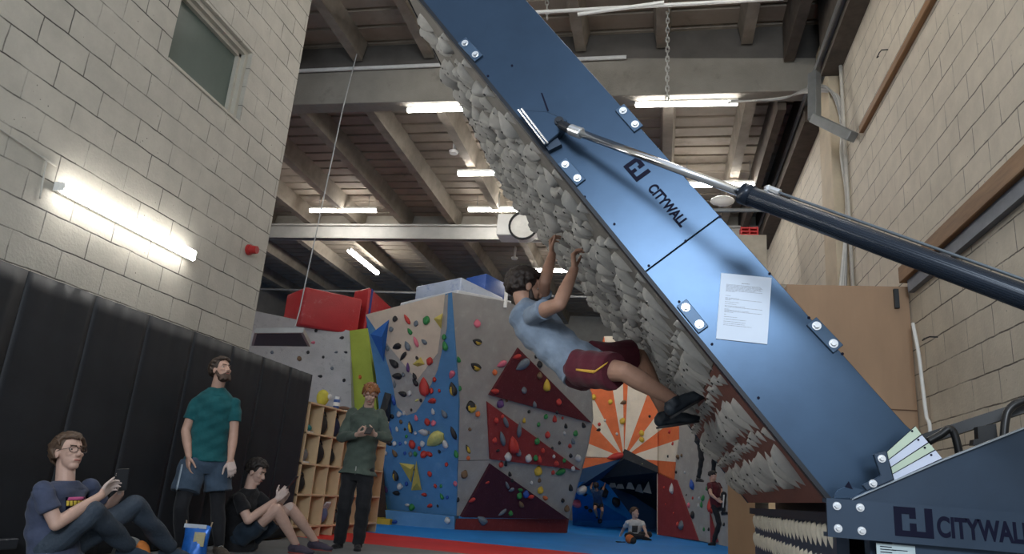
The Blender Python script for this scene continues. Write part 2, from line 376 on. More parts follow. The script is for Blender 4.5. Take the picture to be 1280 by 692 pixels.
# unseen lamps added to brighten the hall: over the photographer, over the far mats
for (x, y, z, lab) in ((-.2, 2.6, 7.0, 'added fill tube light over the photographer, outside the frame at right'),
                       (-3.6, 7.3, 7.0, 'added fill tube light high above the teal-shirted man, outside the frame'), (.2, 5.6, 7.1, 'added fill tube light above the tilted board, outside the frame'), (.3, 3.9, 6.9, 'added fill tube light above the ram, outside the frame')):
    batten((x, y, z), (x + 1.5, y, z), lab, M_tubew, .04, hang=7.6)
for (x, y, z) in ((-9.5, 12.2, 6.3), (-.8, 17.6, 6.1), (-3.4, 17.3, 6.1), (.2, 13.0, 6.5), (-3.9, 12.4, 6.5)):
    batten((x, y, z), (x + 1.5, y, z), 'added fill tube light in the roof bays hidden behind the tilted board' if x > -9 else 'added fill tube light beyond the left wall, out of sight', M_tubef, .045, hang=7.0 if y < 15.9 else 6.76)
for y in (-.9, 1.0):  # unseen wall tubes added to light the board face and the people
    batten((WLX + .09, y, 2.66), (WLX + .09, y + 1.6, 2.66), 'added fill tube light on the left block wall, outside the frame', M_tubew, .026, two=True, side=(-1, 0, 0))
# dark hanging heater with its wire
hc = P(351, 425, Y=9.6)
ht = thing('radiant_heater', 'dark unlit radiant heater hanging on a wire left of the red mats', 'heater', hc)
zh = P(351, 416, Y=9.0).z; a, b2, c2, d2 = P(318, 416, Z=zh), P(379, 415.5, Z=zh), P(388, 433, Z=zh), P(314, 432, Z=zh); hc = (a + b2 + c2 + d2) / 4
bm = BM(); prism(bm, [a, b2, c2, d2], (0, 0, .07)); obj('heater_body', bm, M('heater_shell', (.42, .41, .38), .5, var=.08), ht)
q = [v.lerp(hc, .10) + Vector((0, 0, -.006)) for v in (a, b2, c2, d2)]
bm = BM(); prism(bm, q, (0, 0, .012)); obj('emitter_panel', bm, M('heater_panel', (.06, .062, .063), .6, var=.1), ht)
bm = BM(); top = P(428, 138, Y=9.4); top2 = Vector((top.x + .02, top.y + .2, 7.66)); tube(bm, [P(366, 417, Y=9.35), P(374, 390, Y=9.35), top, top2], .009, 6); obj('wire', bm, mat('wire_grey', (.42, .42, .41), .5), ht)
bm = BM(); box(bm, P(367, 412, Y=9.35) - Vector((.04, .03, .03)), P(367, 412, Y=9.35) + Vector((.04, .03, .03))); obj('hanging_bracket', bm, M_grey, ht)
# fan heater box up by the second beam
fc = P(634, 281, Y=14.2); fh = thing('fan_heater', 'white box fan heater with round grille under the second beam', 'heater', fc)
bm = BM(); box(bm, P(620, 293, Y=14.2) , P(645, 267, Y=14.2) + Vector((.02, .5, 0))); bevel(bm, .02); obj('heater_case', bm, M_white, fh)
bm = BM(); c = P(655, 283, Y=14.2); cone(bm, c + Vector((0, -.05, 0)), c + Vector((0, .3, 0)), .30, .26, 24); obj('fan_housing', bm, mat('fan_cream', (.66, .65, .60), .5), fh)
bm = BM(); tube(bm, [c + Vector((.3 * math.cos(t), -.07, .3 * math.sin(t))) for t in [i * math.pi / 12 for i in range(25)]], .025, 6); obj('fan_rim', bm, M_dark, fh)
bm = BM(); [tube(bm, [P(xx, 265, Y=14.3), P(xx, 240, Y=14.3)], .012, 6) for xx in (624, 642)]; obj('hanger', bm, M_grey, fh)
# smoke detectors
for i, (x, y, z, lab) in enumerate(((567, 192, 6.60, 'small round white smoke detector on the nearer roof joist'), (643, 324, 6.40, 'small round white smoke detector beyond the second beam'))):
    p = P(x, y, Z=z); bm = BM(); cone(bm, p, p + Vector((0, 0, .05)), .075, .09, 16); cone(bm, p + Vector((0, 0, .05)), p + Vector((0, 0, .4 if i == 0 else .36)), .03, n=8); tag(obj('smoke_detector', bm, M_white), lab, 'smoke detector')
# chains
def chain(px, y0, y1, Yd, lab, r=.011):
    a, b = P(px[0], y0, Y=Yd), P(px[1], y1, Y=Yd); n = int((a - b).length / .075); bm = BM(); d = (b - a).normalized()
    for i in range(n):
        c = a.lerp(b, (i + .5) / n); s = Vector((1, 0, 0)) if i % 2 else Vector((0, 1, 0))
        tube(bm, [c + d * (.05 * math.sin(t)) + s * (.022 * math.cos(t)) for t in [k * math.pi / 4 for k in range(9)]], r, 5)
    tag(obj('chain', bm, M('chain_steel_%d' % px[0], (.55, .54, .51), .4, .6, var=.1), None, True), lab, 'chain')
chain((835, 834), -40, 126, 8.9, 'steel chain hanging from the roof, right of the tilted board')
chain((683, 684), -40, 24, 8.6, 'steel chain hanging from the roof above the tilted board')
# white round lamp beyond the panel's edge and the red box on the ledge
p = P(903, 251, Y=12.6); bd = thing('bulkhead_light', 'white round bulkhead light just above the blue panel edge', 'lamp', p)
bm = BM(); ball(bm, p, (.22, .12, .10)); obj('lamp_shade', bm, M_white, bd, True)
bm = BM(); cone(bm, P(870, 263, Y=12.7), Vector((WRX, 12.7, P(925, 262, Y=12.7).z)), .04, n=8); obj('mounting_rail', bm, M_grey, bd)
p = P(936, 293, Y=12.0); bx = thing('red_crate', 'small red plastic crate on the beige ledge beyond the panel', 'crate', p + Vector((0, 0, -.1)))
bm = BM()
for k in range(4): box(bm, p + Vector((-.14, -.1, -.11 + .06 * k)), p + Vector((.14, .1, -.085 + .06 * k)))
for sx in (-.13, 0, .13): box(bm, p + Vector((sx - .01, -.11, -.11)), p + Vector((sx + .01, .11, .10)))
obj('crate_body', bm, M('red_plastic', (.55, .03, .03), .4, var=.1), bx)
bm = BM(); box(bm, Vector((p.x - .5, p.y - .3, p.z - 1.0)), Vector((p.x + .24, p.y + .5, p.z - .115))); box(bm, Vector((p.x + .2, p.y, p.z - .95)), Vector((WRX, p.y + .1, p.z - .85))); tag(obj('service_box', bm, mat('beige_paint', (.40, .36, .29), .7)), 'beige boxed-in duct below the small red crate', 'duct')

# ------------------------------------------------------------------ fittings on the right wall
def wall_bar(y0, y1, z, h, t, name, lab, m):
    bm = BM(); box(bm, (WRX - t, y0, z - h / 2), (WRX, y1, z + h / 2)); bevel(bm, .006, 1); return tag(obj(name, bm, m), lab, 'timber')
wall_bar(4.6, 8.14, 5.02, .085, .05, 'timber_batten', 'thin brown timber batten high on the pale right wall', M_wood)
wall_bar(3.6, 7.0, 2.93, .15, .09, 'timber_ledger', 'thick brown timber ledger on the right wall above the ram', M_wood)
bm = BM(); box(bm, (WRX - .05, 3.6, 2.74), (WRX, 6.9, 2.853)); tag(obj('steel_angle', bm, M('angle_steel', (.16, .18, .22), .5, .3, var=.2)), 'blue-grey steel strip under the thick timber ledger', 'steel strip')
bm = BM(); box(bm, (1.14, 7.02, .0), (WRX - .01, 7.06, 2.83)); box(bm, (1.14, 7.06, 0), (1.18, 7.5, 2.83)); o = tag(obj('plywood_box', bm, M_ply), 'brown plywood boxing against the right wall behind the panel', 'plywood panel')
bm = BM(); box(bm, (1.135, 7.008, 1.70), (2.185, 7.02, 1.706)); obj('panel_joint', bm, mat('ply_joint', (.14, .08, .05), .8), o)
bm = BM(); box(bm, (2.06, 6.985, 2.62), (2.10, 7.02, 2.80)); obj('cut_out', bm, M_dark, o)
bm = BM(); box(bm, (.97, 7.3, 0), (1.12, 7.33, 2.82)); tag(obj('timber_offcut', bm, mat('pale_timber', (.56, .40, .23), .6)), 'pale timber strip at the left edge of the plywood boxing', 'timber')
bm = BM(); box(bm, (.555, 6.6, 0), (.77, 6.64, 1.25)); tag(obj('plywood_upright', bm, M_ply), 'brown plywood upright under the low end of the tilted board', 'plywood panel')
bm = BM(); tube(bm, spline([P(1141, 404, X=2.16), P(1148, 440, X=2.15), P(1153, 480, X=2.15), P(1158, 520, X=2.15), P(1163, 548, X=2.15), (2.15, 6.9, .4)]), .016, 8); tag(obj('white_cable', bm, M_white, None, True), 'white cable running down beside the plywood boxing', 'cable')
for i, (x, y) in enumerate(((1110, 62), (1172, 421))):
    p = P(x, y, X=WRX - .0); bm = BM(); tube(bm, [p, p + Vector((-.06, 0, 0)), p + Vector((-.07, .05, .0)), p + Vector((-.07, .14, .0)), p + Vector((-.05, .15, .02))], .006, 6); tag(obj('wall_hook', bm, M_dark), ('bent iron hook high on the right wall above the batten', 'bent iron hook on the right wall below the ram')[i], 'hook')
# cable tray running along the eaves, elbow trunking, cable bundle
bm = BM(); a, b2 = P(1046, -4, Z=6.5), P(944, 322, Z=6.5); xx = (a.x + b2.x) / 2
box(bm, (xx - .07, 5.2, 6.45), (xx + .06, b2.y, 6.49)); box(bm, (xx - .09, 5.2, 6.40), (xx - .07, b2.y, 6.49)); box(bm, (xx + .06, 5.2, 6.40), (xx + .08, b2.y, 6.49))
tag(obj('cable_tray', bm, M_grey), 'grey steel cable tray running under the eaves along the right wall', 'cable tray')
tk = thing('cable_trunking', 'angled grey trunking elbow where the beam meets the right wall', 'trunking', P(1018, 120, Y=8.9))
for nm, p0, p1 in (('upright_section', P(1018, 92, Y=8.9), P(1018, 150, Y=8.8)), ('angled_section', P(1018, 148, Y=8.8), P(1066, 171, Y=8.3))):
    bm = BM(); cone(bm, p0, p1, .085, n=4, e0=(0, 1, 0)); bevel(bm, .008, 1); obj(nm, bm, M_grey, tk)
for i in range(7):
    bm = BM(); o = i * 2.6
    tube(bm, spline([P(915 - i, 126 + i * .4, Y=9.6), P(975, 124 - o * .1, Y=9.55), P(1005 + o * .3, 112 + o * .2, Y=9.3), P(1030 + o, 107 + o * .7, Y=9.05), P(1046 + o * .5, 130 + o, Y=9.0), P(1054 - o * .2, 175 + o, Y=9.0), P(1058, 260, Y=9.0), (2.12 - .012 * i, 9.0, 3.3)]), .014, 6)
    tag(obj('electric_cable', bm, M('cable_%d' % i, random.choice([(.45, .44, .41), (.3, .29, .27), (.6, .58, .53)]), .5)), 'electric cable in the bundle looping down from the beam to the right column', 'cable', 'electric cables looping by the right column')
bm = BM(); cone(bm, (2.17, 8.86, 2.9), (2.17, 8.86, 6.9), .022, n=10); tag(obj('conduit', bm, mat('conduit_paint', (.55, .52, .46), .5), None, True), 'pale conduit pipe running up the right wall beside the column', 'conduit')

# ------------------------------------------------------------------ left wall fittings
p = P(310, 312, X=WLX); fa = thing('fire_alarm', 'small red fire alarm sounder on the white block wall', 'alarm', p)
bm = BM(); cone(bm, p, p + Vector((.03, 0, 0)), .06, n=16); obj('back_plate', bm, mat('alarm_red', (.35, .02, .02), .4), fa)
bm = BM(); cone(bm, p + Vector((.03, 0, 0)), p + Vector((.11, 0, 0)), .05, .042, 16); obj('sounder', bm, mat('alarm_red', (.35, .02, .02), .4), fa)
bm = BM(); tube(bm, spline([(WLX + .014, -1.5, 3.28), P(-2, 160, X=WLX + .014), P(54, 196, X=WLX + .014), P(58, 202, X=WLX + .014), P(56, 214, X=WLX + .014), P(50, 248, X=WLX + .014)], 8), .0065, 8)
tag(obj('conduit', bm, mat('conduit_wall', (.50, .48, .43), .6), None, True), 'thin painted cable bending down the left wall beside the bright tube', 'cable')
# black padded wall mats
M_vinyl = M('black_vinyl', (.019, .021, .025), .55, var=.25, vs=2.2, bump=.12, bs=5, spec=.3)
seam = [P(x, y, X=WLX + .1).y for x, y in ((40, 339), (124, 371), (189, 400), (245, 422), (293, 439), (331, 455), (365, 467.5), (392, 476))]
ys = [0.6, 1.7, 2.8] + seam
for i, (y0, y1) in enumerate(zip(ys, ys[1:])):
    bm = BM(); ny, nz = 12, 16; y0 += .004; y1 -= .004; g = []
    for a in range(ny + 1):
        for b in range(nz + 1):
            u, v = a / ny, b / nz; bulge = .006 * (1 - abs(2 * u - 1) ** 6) * (1 - abs(2 * v - 1) ** 10)
            fold = .004 * math.sin(7 * v + 3 * i + 4 * u) * (1 - abs(2 * u - 1)) + (.007 * math.sin(22 * u + i) * max(0, v - .72) / .28 * (1 - abs(2 * u - 1)))
            g.append(bm.verts.new((WLX + .075 + bulge + fold, y0 + (y1 - y0) * u, .02 + 1.965 * v)))
    fs = []
    for a in range(ny):
        for b in range(nz): fs.append(bm.faces.new((g[a * (nz + 1) + b], g[(a + 1) * (nz + 1) + b], g[(a + 1) * (nz + 1) + b + 1], g[a * (nz + 1) + b + 1])))
    ex = bmesh.ops.extrude_face_region(bm, geom=fs)
    for v in [e for e in ex['geom'] if isinstance(e, bmesh.types.BMVert)]: v.co.x = WLX + .004
    bmesh.ops.recalc_face_normals(bm, faces=bm.faces)
    lab = ('', '', 'black padded wall mat at the left edge of the photo', 'black padded wall mat behind the seated man in glasses', 'black padded wall mat right of the man in glasses', 'black padded wall mat left of the teal-shirted man', 'black padded wall mat behind the teal-shirted man', 'black padded wall mat behind the head of the man in black tee', 'black padded wall mat with deep folds between the men and the shelf', 'black padded wall mat at the far end beside the shoe shelf')[min(i, 9)] or 'black padded wall mat outside the left edge of the photo'
    tag(obj('wall_mat', bm, M_vinyl, None, True), lab, 'wall mat', 'black wall mats')
bm = BM(); box(bm, (WLX - .2, 7.24, 0), (WLX, seam[-1], 1.95)); tag(obj('mat_backing', bm, M_ply), 'plywood backing of the black mats beyond the wall end', 'panel')
bm = BM(); y1 = P(26, 668, X=WLX + .16).y; box(bm, (WLX + .11, 2.5, .12), (WLX + .16, y1, .19)); bevel(bm, .008, 1); tag(obj('floor_rail', bm, mat('rail_dark', (.05, .055, .065), .4, .4)), 'dark metal rail low on the mats behind the seated man', 'rail')
# ================================================================== THE TILTING BOARD
BU = Vector((-.628, 0, .778)).normalized(); BN = Vector((-.778, 0, -.628)).normalized()   # up the board, out of its face
B0 = Vector((.62, 0, .83)); BL = 3.37; YN, YF = 3.10, 5.93
def bp(u, Y, n=0.): 
    p = B0 + BU * u + BN * n; return Vector((p.x, Y, p.z))
M_navy = M('board_blue_steel', (.034, .062, .105), .30, .7, var=.16, vs=2.4, bump=.015, bs=6, spec=.5)
M_navy2 = M('frame_blue_steel', (.028, .048, .080), .45, .3, var=.12, vs=3)
M_edge = M('board_edge_steel', (.009, .012, .018), .5, .2, var=.1)
M_mark = M('navy_marking', (.005, .006, .020), .6, var=.05, spec=.1)
M_holdg = M('grey_hold', (.42, .415, .395), .62, var=.22, vs=4, bump=.12, bs=90)
M_holdc = M('cream_hold', (.66, .62, .52), .6, var=.15, vs=6, bump=.1, bs=90)
M_pit = mat('bolt_pit', (.03, .03, .03), .5)
M_bolt = M('bolt_zinc', (.72, .74, .76), .3, .85, var=.05)
board = thing('climbing_board', 'tilted blue steel training board leaning over the hall, face covered in grey holds', 'climbing board', (.62, 4.5, .80))
TH = .42
# near side panel in two sheets, split along the seam
sA, sB = P(811.5, 336, Y=YN), P(901.6, 272, Y=YN)
uS = (sA - B0).dot(BU)
def sheet(pts, nm='side_panel', y=YN, t=.016, m=M_navy):
    bm = BM(); prism(bm, [Vector((p.x, y, p.z)) for p in pts], (0, t, 0)); bevel(bm, .002, 1); return obj(nm, bm, m, board)
g = .0022
sheet([bp(uS + g, 0), bp(BL, 0), bp(BL, 0, -TH), bp(uS + g + .005, 0, -TH)])
sheet([bp(-.03, 0), bp(uS - g, 0), bp(uS - g + .005, 0, -TH), bp(.045, 0, -TH + .005), Vector((1.06, 0, .985)), Vector((.97, 0, .80)), Vector((.64, 0, .78))])
sheet([bp(-.03, 0), bp(BL, 0), bp(BL, 0, -TH), bp(.0, 0, -TH)], 'far_side_panel', YF, .016)
bm = BM(); prism(bm, [bp(-.03, YN + .02, -.01), bp(BL - .01, YN + .02, -.01), bp(BL - .01, YN + .02, -TH + .015), bp(-.03, YN + .02, -TH + .02)], (0, .001, 0)); obj('inner_web', bm, M_edge, board)
# folded flange along the near edge of the face, and the sheet's back edge
bm = BM(); prism(bm, [bp(-.03, YN - .004, .004), bp(BL, YN - .004, .004), bp(BL, YN - .004, -.014), bp(-.03, YN - .004, -.014)], (0, .045, 0)); obj('edge_flange', bm, M_edge, board)
bm = BM(); prism(bm, [bp(.0, YN + .016, -TH), bp(BL, YN + .016, -TH), bp(BL, YN + .016, -TH + .02), bp(.0, YN + .016, -TH + .02)], (0, YF - YN - .016, 0)); obj('back_sheet', bm, M_edge, board)
bm = BM(); prism(bm, [bp(BL - .02, YN + .016, 0), bp(BL, YN + .016, 0), bp(BL, YN + .016, -TH), bp(BL - .02, YN + .016, -TH)], (0, YF - YN - .016, 0)); obj('top_rail', bm, M_edge, board)
M_face = speck_mat('grey_board_face', (.20, .19, .175), (.40, .39, .36), .5, 4)
M_face2 = speck_mat('brown_board_face', (.17, .065, .05), (.07, .045, .04), .6, 5)
for nm, u0, u1, mm in (('face_board', .66, BL - .02, M_face), ('lower_face_board', -.03, .655, M_face2)):
    bm = BM(); prism(bm, [bp(u0, YN + .045, -.006), bp(u1, YN + .045, -.006), bp(u1, YN + .045, -.03), bp(u0, YN + .045, -.03)], (0, YF - YN - .045, 0)); obj(nm, bm, mm, board)
# bolt plates and screws on the side panel
for (x0, y0), (x1, y1), dn in (((582, 56), (595, 70), 0), ((779, 140), (794, 157), 0), ((707, 207), (722, 224), 0), ((857, 385), (874, 406), 0), ((1020, 408), (1041, 430), 0)):
    a, b = P(x0, y0, Y=YN), P(x1, y1, Y=YN); c = (a + b) / 2; d = (b - a).normalized(); nn_ = Vector((-d.z, 0, d.x))
    bm = BM(); obox(bm, c + Vector((0, -.006, 0)), d * ((b - a).length / 2 + .028), (0, .006, 0), nn_ * .026); bevel(bm, .002, 1); pl = obj('bolt_plate', bm, mat('plate_steel', (.05, .09, .15), .4, .4), board)
    for q in (a, b):
        bm = BM(); cone(bm, q + Vector((0, -.012, 0)), q + Vector((0, -.016, 0)), .018, n=18); cone(bm, q + Vector((0, -.016, 0)), q + Vector((0, -.026, 0)), .013, .011, 6); obj('bolt', bm, M_bolt, pl)
for (x, y) in ((768, 280), (811, 332), (857, 301), (900, 271), (849, 377), (962, 342), (1011, 397), (1053, 442), (948, 497), (731, 246), (690, 150), (640, 82), (610, 95), (890, 430)):
    bm = BM(); q = P(x, y, Y=YN); cone(bm, q + Vector((0, .002, 0)), q + Vector((0, -.003, 0)), .006, n=8); obj('screw', bm, M_mark, board)
# emblem and name on the panel
def emblem(o, ex, ey, wd, ht, dep=.0015):
    bm = BM(); ex = Vector(ex); ey = Vector(ey); ez = ex.cross(ey)
    polys = [[(0, 0), (1, 0), (1, 1), (.80, 1), (.80, .2), (.57, .2), (.57, .46), (.40, .46), (.40, .2), (.2, .2), (.2, .76), (.40, .76), (.40, .62), (.57, .62), (.57, 1), (0, 1)]]
    for pl in polys: prism(bm, [Vector(o) + ex * (x * wd) + ey * (y * ht) for x, y in pl], ez * dep)
    return bm
EX, EY = -BU, -BN
q = P(779, 208, Y=YN - .001); obj('emblem', emblem(q, EX, EY, .100, .080), M_mark, board)
q = P(809, 235.5, Y=YN - .001); bm = text_bm('CITYWALL', .064, (0, 0, 0), (1, 0, 0), (0, 1, 0)); wd = max(v.co.x for v in bm.verts)
for v in bm.verts: v.co = q + EX * (v.co.x * .240 / wd) + EY * v.co.y + Vector((0, -1, 0)) * v.co.z
obj('name_lettering', bm, M_mark, board)
# ram bracket on the panel
br = obj('ram_bracket', (lambda b: (prism(b, [P(x, y, Y=YN - .05) for x, y in ((648, 137), (684, 139), (709, 150), (706, 158), (697, 168), (681, 181))], (0, .05, 0)), bevel(b, .004, 1), b)[-1])(BM()), M_navy, board)
bm = BM(); q = P(699, 152, Y=YN - .05); cone(bm, q, q + Vector((0, -.012, 0)), .022, n=18); cone(bm, q, q + Vector((0, -.02, 0)), .012, n=12); obj('pivot_pin', bm, M_edge, br)
bm = BM(); [cone(bm, P(648 + dx, 137 + dy, Y=YN - .055), P(681 + dx, 180 + dy, Y=YN - .055), .0045, n=6) for dx, dy in ((0, 0), (4, -1))]; obj('lit_slot_bar', bm, M_chrome, br)  # bright bars stand in for light caught in the bracket's slots
bm = BM(); prism(bm, [P(x, y, Y=YN - .03) for x, y in ((681, 181), (697, 172), (702, 180), (686, 188))], (0, .03, 0)); obj('gusset', bm, M_navy2, br)
bm = BM(); prism(bm, [P(x, y, Y=YN - .002) for x, y in ((676, 116), (678, 116), (686, 138), (684, 139))], (0, .002, 0)); obj('slot', bm, M_mark, board)
# angle scale at the pivot
inn = [(1109, 564), (1111, 574), (1114, 583.5), (1116, 592), (1118, 600)]; out = [(1144, 532), (1152, 543), (1160.5, 553), (1169, 562), (1178, 573)]
sc = None
for k in range(4):
    i0, i1, o0, o1 = (Vector(inn[k]), Vector(inn[k + 1]), Vector(out[k]), Vector(out[k + 1]))
    j = .06; i0, i1, o0, o1 = i0.lerp(i1, j), i1.lerp(i0, j), o0.lerp(o1, j), o1.lerp(o0, j)
    bm = BM(); prism(bm, [P(p.x, p.y, Y=2.985) for p in (i0, o0, o1, i1)], (0, .004, 0))
    o = obj('scale_band', bm, mat('scale_green', (.50, .60, .47), .5, var=.03) if k % 2 == 0 else mat('scale_lilac', (.58, .63, .76), .5, var=.03), board)
    bm = BM(); q = P(o0.x * .93 + i1.x * .07 - 2, o0.y * .93 + i1.y * .07 + 3, Y=2.984); cone(bm, q, q + Vector((0, -.002, 0)), .004, n=8); obj('rivet', bm, M_mark, o)
bm = BM(); prism(bm, [P(p[0], p[1], Y=2.989) for p in inn + out[::-1]], (0, .006, 0)); obj('scale_backing', bm, M_mark, board)

# ------------------------------------------------------------------ holds on the board
ORD = 'first second third fourth fifth sixth seventh eighth ninth tenth eleventh twelfth thirteenth fourteenth fifteenth sixteenth seventeenth eighteenth nineteenth twentieth'.split()
def ordw(i): 
    if i < 20: return ORD[i]
    t, r = divmod(i + 1, 10); tens = {2: ('twenty', 'twentieth'), 3: ('thirty', 'thirtieth'), 4: ('forty', 'fortieth'), 5: ('fifty', 'fiftieth')}[t]
    return tens[1] if r == 0 else tens[0] + '-' + ORD[r - 1]
def dome(seed, L, W, H, skew=.0, tip=.75, sharp=1.3, pit=True, nt=9, ns=9, lump=0.):
    """a moulded resin hold: almond outline, off-centre ridge, flat back, bolt pit"""
    rn = random.Random(seed); bm = BM(); rows = []
    k = [rn.uniform(-1, 1) for _ in range(8)]
    for i in range(nt + 1):
        t = i / nt; wv = max(.02, math.sin(math.pi * t ** tip) ** .75); hv = max(.03, math.sin(math.pi * t ** (tip * .85)) ** .8)
        row = []
        for j in range(ns + 1):
            s = math.pi * j / ns; y = math.cos(s) * W / 2 * wv; z = (math.sin(s) ** sharp) * H * hv
            y += skew * W * z / max(H, 1e-6) * (1 + .3 * k[0]); x = (t - .5) * L + z * .18 * k[1]
            z *= 1 + lump * math.sin(5 * t + 3 * s + k[2] * 4); y *= 1 + .1 * k[3] * math.sin(6 * t)
            row.append(bm.verts.new((x, y, z - .006)))
        rows.append(row)
    fs = []
    for a, b in zip(rows, rows[1:]):
        for j in range(ns): fs.append(bm.faces.new((a[j], a[j + 1], b[j + 1], b[j])))
        fs.append(bm.faces.new((a[ns], a[0], b[0], b[ns])))
    fs += [bm.faces.new(rows[0]), bm.faces.new(rows[-1][::-1])]
    bmesh.ops.recalc_face_normals(bm, faces=fs)
    if pit:
        bm.normal_update(); tv = max(bm.verts, key=lambda v: v.co.z - abs(v.co.x + .12 * L) * .5 - abs(v.co.y) * .1); c, nv = tv.co.copy(), tv.normal.copy()
        cone(bm, c - nv * .012, c + nv * .0006, .0068, n=9, mi=1)
    return bm
def proto_mesh(name, bm, mats):
    me = bpy.data.meshes.new(name); bm.to_mesh(me); bm.free()
    for m in mats: me.materials.append(m)
    for p in me.polygons: p.use_smooth = p.material_index == 0
    return me
teeth = [proto_mesh('board_hold', dome(i, random.uniform(.20, .25), random.uniform(.05, .068), random.uniform(.042, .058), random.uniform(-.3, .3), random.uniform(.55, .8), random.uniform(1.0, 1.4), lump=.06), [M_holdg, M_pit]) for i in range(8)]
big = [proto_mesh('board_hold', dome(20 + i, random.uniform(.145, .20), random.uniform(.07, .095), random.uniform(.042, .062), random.uniform(-.4, .4), random.uniform(.55, .95), random.uniform(.9, 1.5), lump=.1), [M_holdg, M_pit]) for i in range(12)]
small = [proto_mesh('foothold', dome(50 + i, random.uniform(.07, .095), random.uniform(.045, .06), random.uniform(.028, .04), random.uniform(-.2, .2), .55, 1.2, nt=6, ns=6), [M_holdg, M_pit]) for i in range(4)]
def place(me, name, p, ax, nrm, roll, sc, label, cat, group):
    nrm = Vector(nrm).normalized(); ax = (Vector(ax) - nrm * Vector(ax).dot(nrm)).normalized()
    ax = Matrix.Rotation(roll, 3, nrm) @ ax; ay = nrm.cross(ax)
    o = bpy.data.objects.new(name, me); COL.objects.link(o)
    sv = sc if isinstance(sc, (tuple, list)) else (sc, sc, sc)
    o.matrix_world = Matrix.Translation(p) @ Matrix((ax * sv[0], ay * sv[1], nrm * sv[2])).transposed().to_4x4()
    return tag(o, label, cat, group)
rr = random.Random(11)
ROWS = [(.15, 17, .160, 1), (.44, 17, .160, 1), (.73, 17, .160, 1), (1.02, 18, .150, 1)] + [(1.27 + .209 * k, 22, .122, 0) for k in range(10)]
for r, (u0, n, dv, tooth) in enumerate(ROWS):
    for c in range(n):
        v = YN + (.22 if tooth else .27) + dv * c + rr.uniform(-.02, .02) + (.055 if r % 2 else 0)
        u = u0 + (rr.uniform(-.025, .025) if tooth else rr.uniform(-.055, .055)); s_ = rr.uniform(.88, 1.1)
        if rr.random() < .06 and r > 1: s_ *= 1.35
        place(rr.choice(teeth if tooth else big), 'board_hold', bp(min(u, 3.26), min(v, YF - .05), -.006), -BU if rr.random() < .8 else BU, BN, rr.gauss(0, .16 if tooth else .32), s_,
              'large grey board hold, %s row up, %s from the near edge' % (ordw(r), ordw(c)), 'climbing hold', 'large grey holds on the tilted board')
for r in range(12):
    u0 = (.30, .59, .88, 1.15)[r] if r < 4 else 1.375 + .209 * (r - 4)
    for c in range(17 if r < 4 else 12):
        v = YN + .14 + (.163 if r < 4 else .225) * c + rr.uniform(-.02, .02)
        place(rr.choice(small), 'foothold', bp(u0 + rr.uniform(-.015, .015), v, -.006), -BU, BN, rr.gauss(0, .25), rr.uniform(.8, 1.15),
              'small grey board foothold, %s small row up, %s from the near edge' % (ordw(r), ordw(c)), 'climbing hold', 'small grey footholds on the tilted board')

# ------------------------------------------------------------------ kicker panel under the board
kick = thing('kicker_board', 'dark blue kicker panel with two rows of cream holds below the tilted board', 'kicker', (.7, 4.5, 0))
bm = BM(); box(bm, (.665, YN + .06, 0), (.71, YF - .2, .735)); obj('panel', bm, mat('kicker_paint', (.022, .035, .06), .5, var=.1), kick)
bm = BM(); box(bm, (.64, YN + .06, .735), (.74, YF - .1, .775)); obj('top_rail', bm, M_edge, kick)
bm = BM(); box(bm, (.82, YN + .10, 0), (.84, YF - .1, .84)); obj('dark_gap_sheet', bm, M_edge, kick)  # dark sheet added so the gap behind the kicker stays black
cme = [proto_mesh('kicker_hold', dome(80 + i, .112, .046, .025, .1 * i - .1, .8, 1.1, nt=7, ns=7, pit=False), [M_holdc, M_pit]) for i in range(3)]
for r, z in enumerate((.682, .56)):
    for c in range(24):
        v = YN + .14 + .107 * c
        place(rr.choice(cme), 'kicker_hold', Vector((.665, v, z + rr.uniform(-.004, .004))), (0, 0, -1), (-1, 0, 0), rr.gauss(0, .06), rr.uniform(.92, 1.06),
              'cream hold in the %s row below the tilted board, %s from the near end' % (('upper', 'lower')[r], ordw(c)), 'climbing hold', 'cream holds on the kicker panel')

# ------------------------------------------------------------------ base frame
base = thing('base_frame', 'dark blue steel base frame at lower right carrying the tilted board', 'base frame', (1.4, 3.0, 0))
q0, q1 = P(1033, 622, Y=2.90), P(1033, 671, Y=2.90)
zb0, zb1 = q1.z + .002, q0.z; xb = q0.x
bm = BM(); box(bm, (xb, 2.90, zb0), (2.15, 2.915, zb1)); box(bm, (xb, 2.915, zb1 - .015), (2.15, 2.975, zb1)); box(bm, (xb, 2.915, zb0), (2.15, 2.975, zb0 + .015)); obj('front_beam', bm, M_navy2, base)
bm = BM(); prism(bm, [P(x, y, Y=2.99) for x, y in ((1065, 623), (1118, 601), (1180, 574), (1282, 534), (1420, 486))] + [Vector((2.15, 2.99, zb1 - .02)), Vector((.72, 2.99, zb1 - .02))], (0, .015, 0)); obj('gusset_plate', bm, M_navy2, base)
bm = BM(); prism(bm, [P(x, y, Y=2.975) for x, y in ((1065, 622.5), (1180, 573), (1282, 533), (1282, 535), (1180, 575.2), (1065, 624.5))], (0, .03, 0)); obj('bright_edge', bm, mat('pale_edge_strip', (.30, .34, .38), .4, .6), base)  # paler steel strip along the plate's upper edge
bm = BM(); box(bm, (.80, 2.93, 0), (2.15, 2.95, zb0)); obj('lower_plate', bm, mat('lower_plate', (.03, .055, .095), .45, .3), base)
bm = BM(); box(bm, (.74, 2.99, 0), (.82, 3.06, zb0 + .02)); obj('leg', bm, M_navy2, base)
bm = BM(); box(bm, (2.07, 2.99, 0), (2.15, 3.06, zb1)); obj('leg', bm, M_navy2, base)
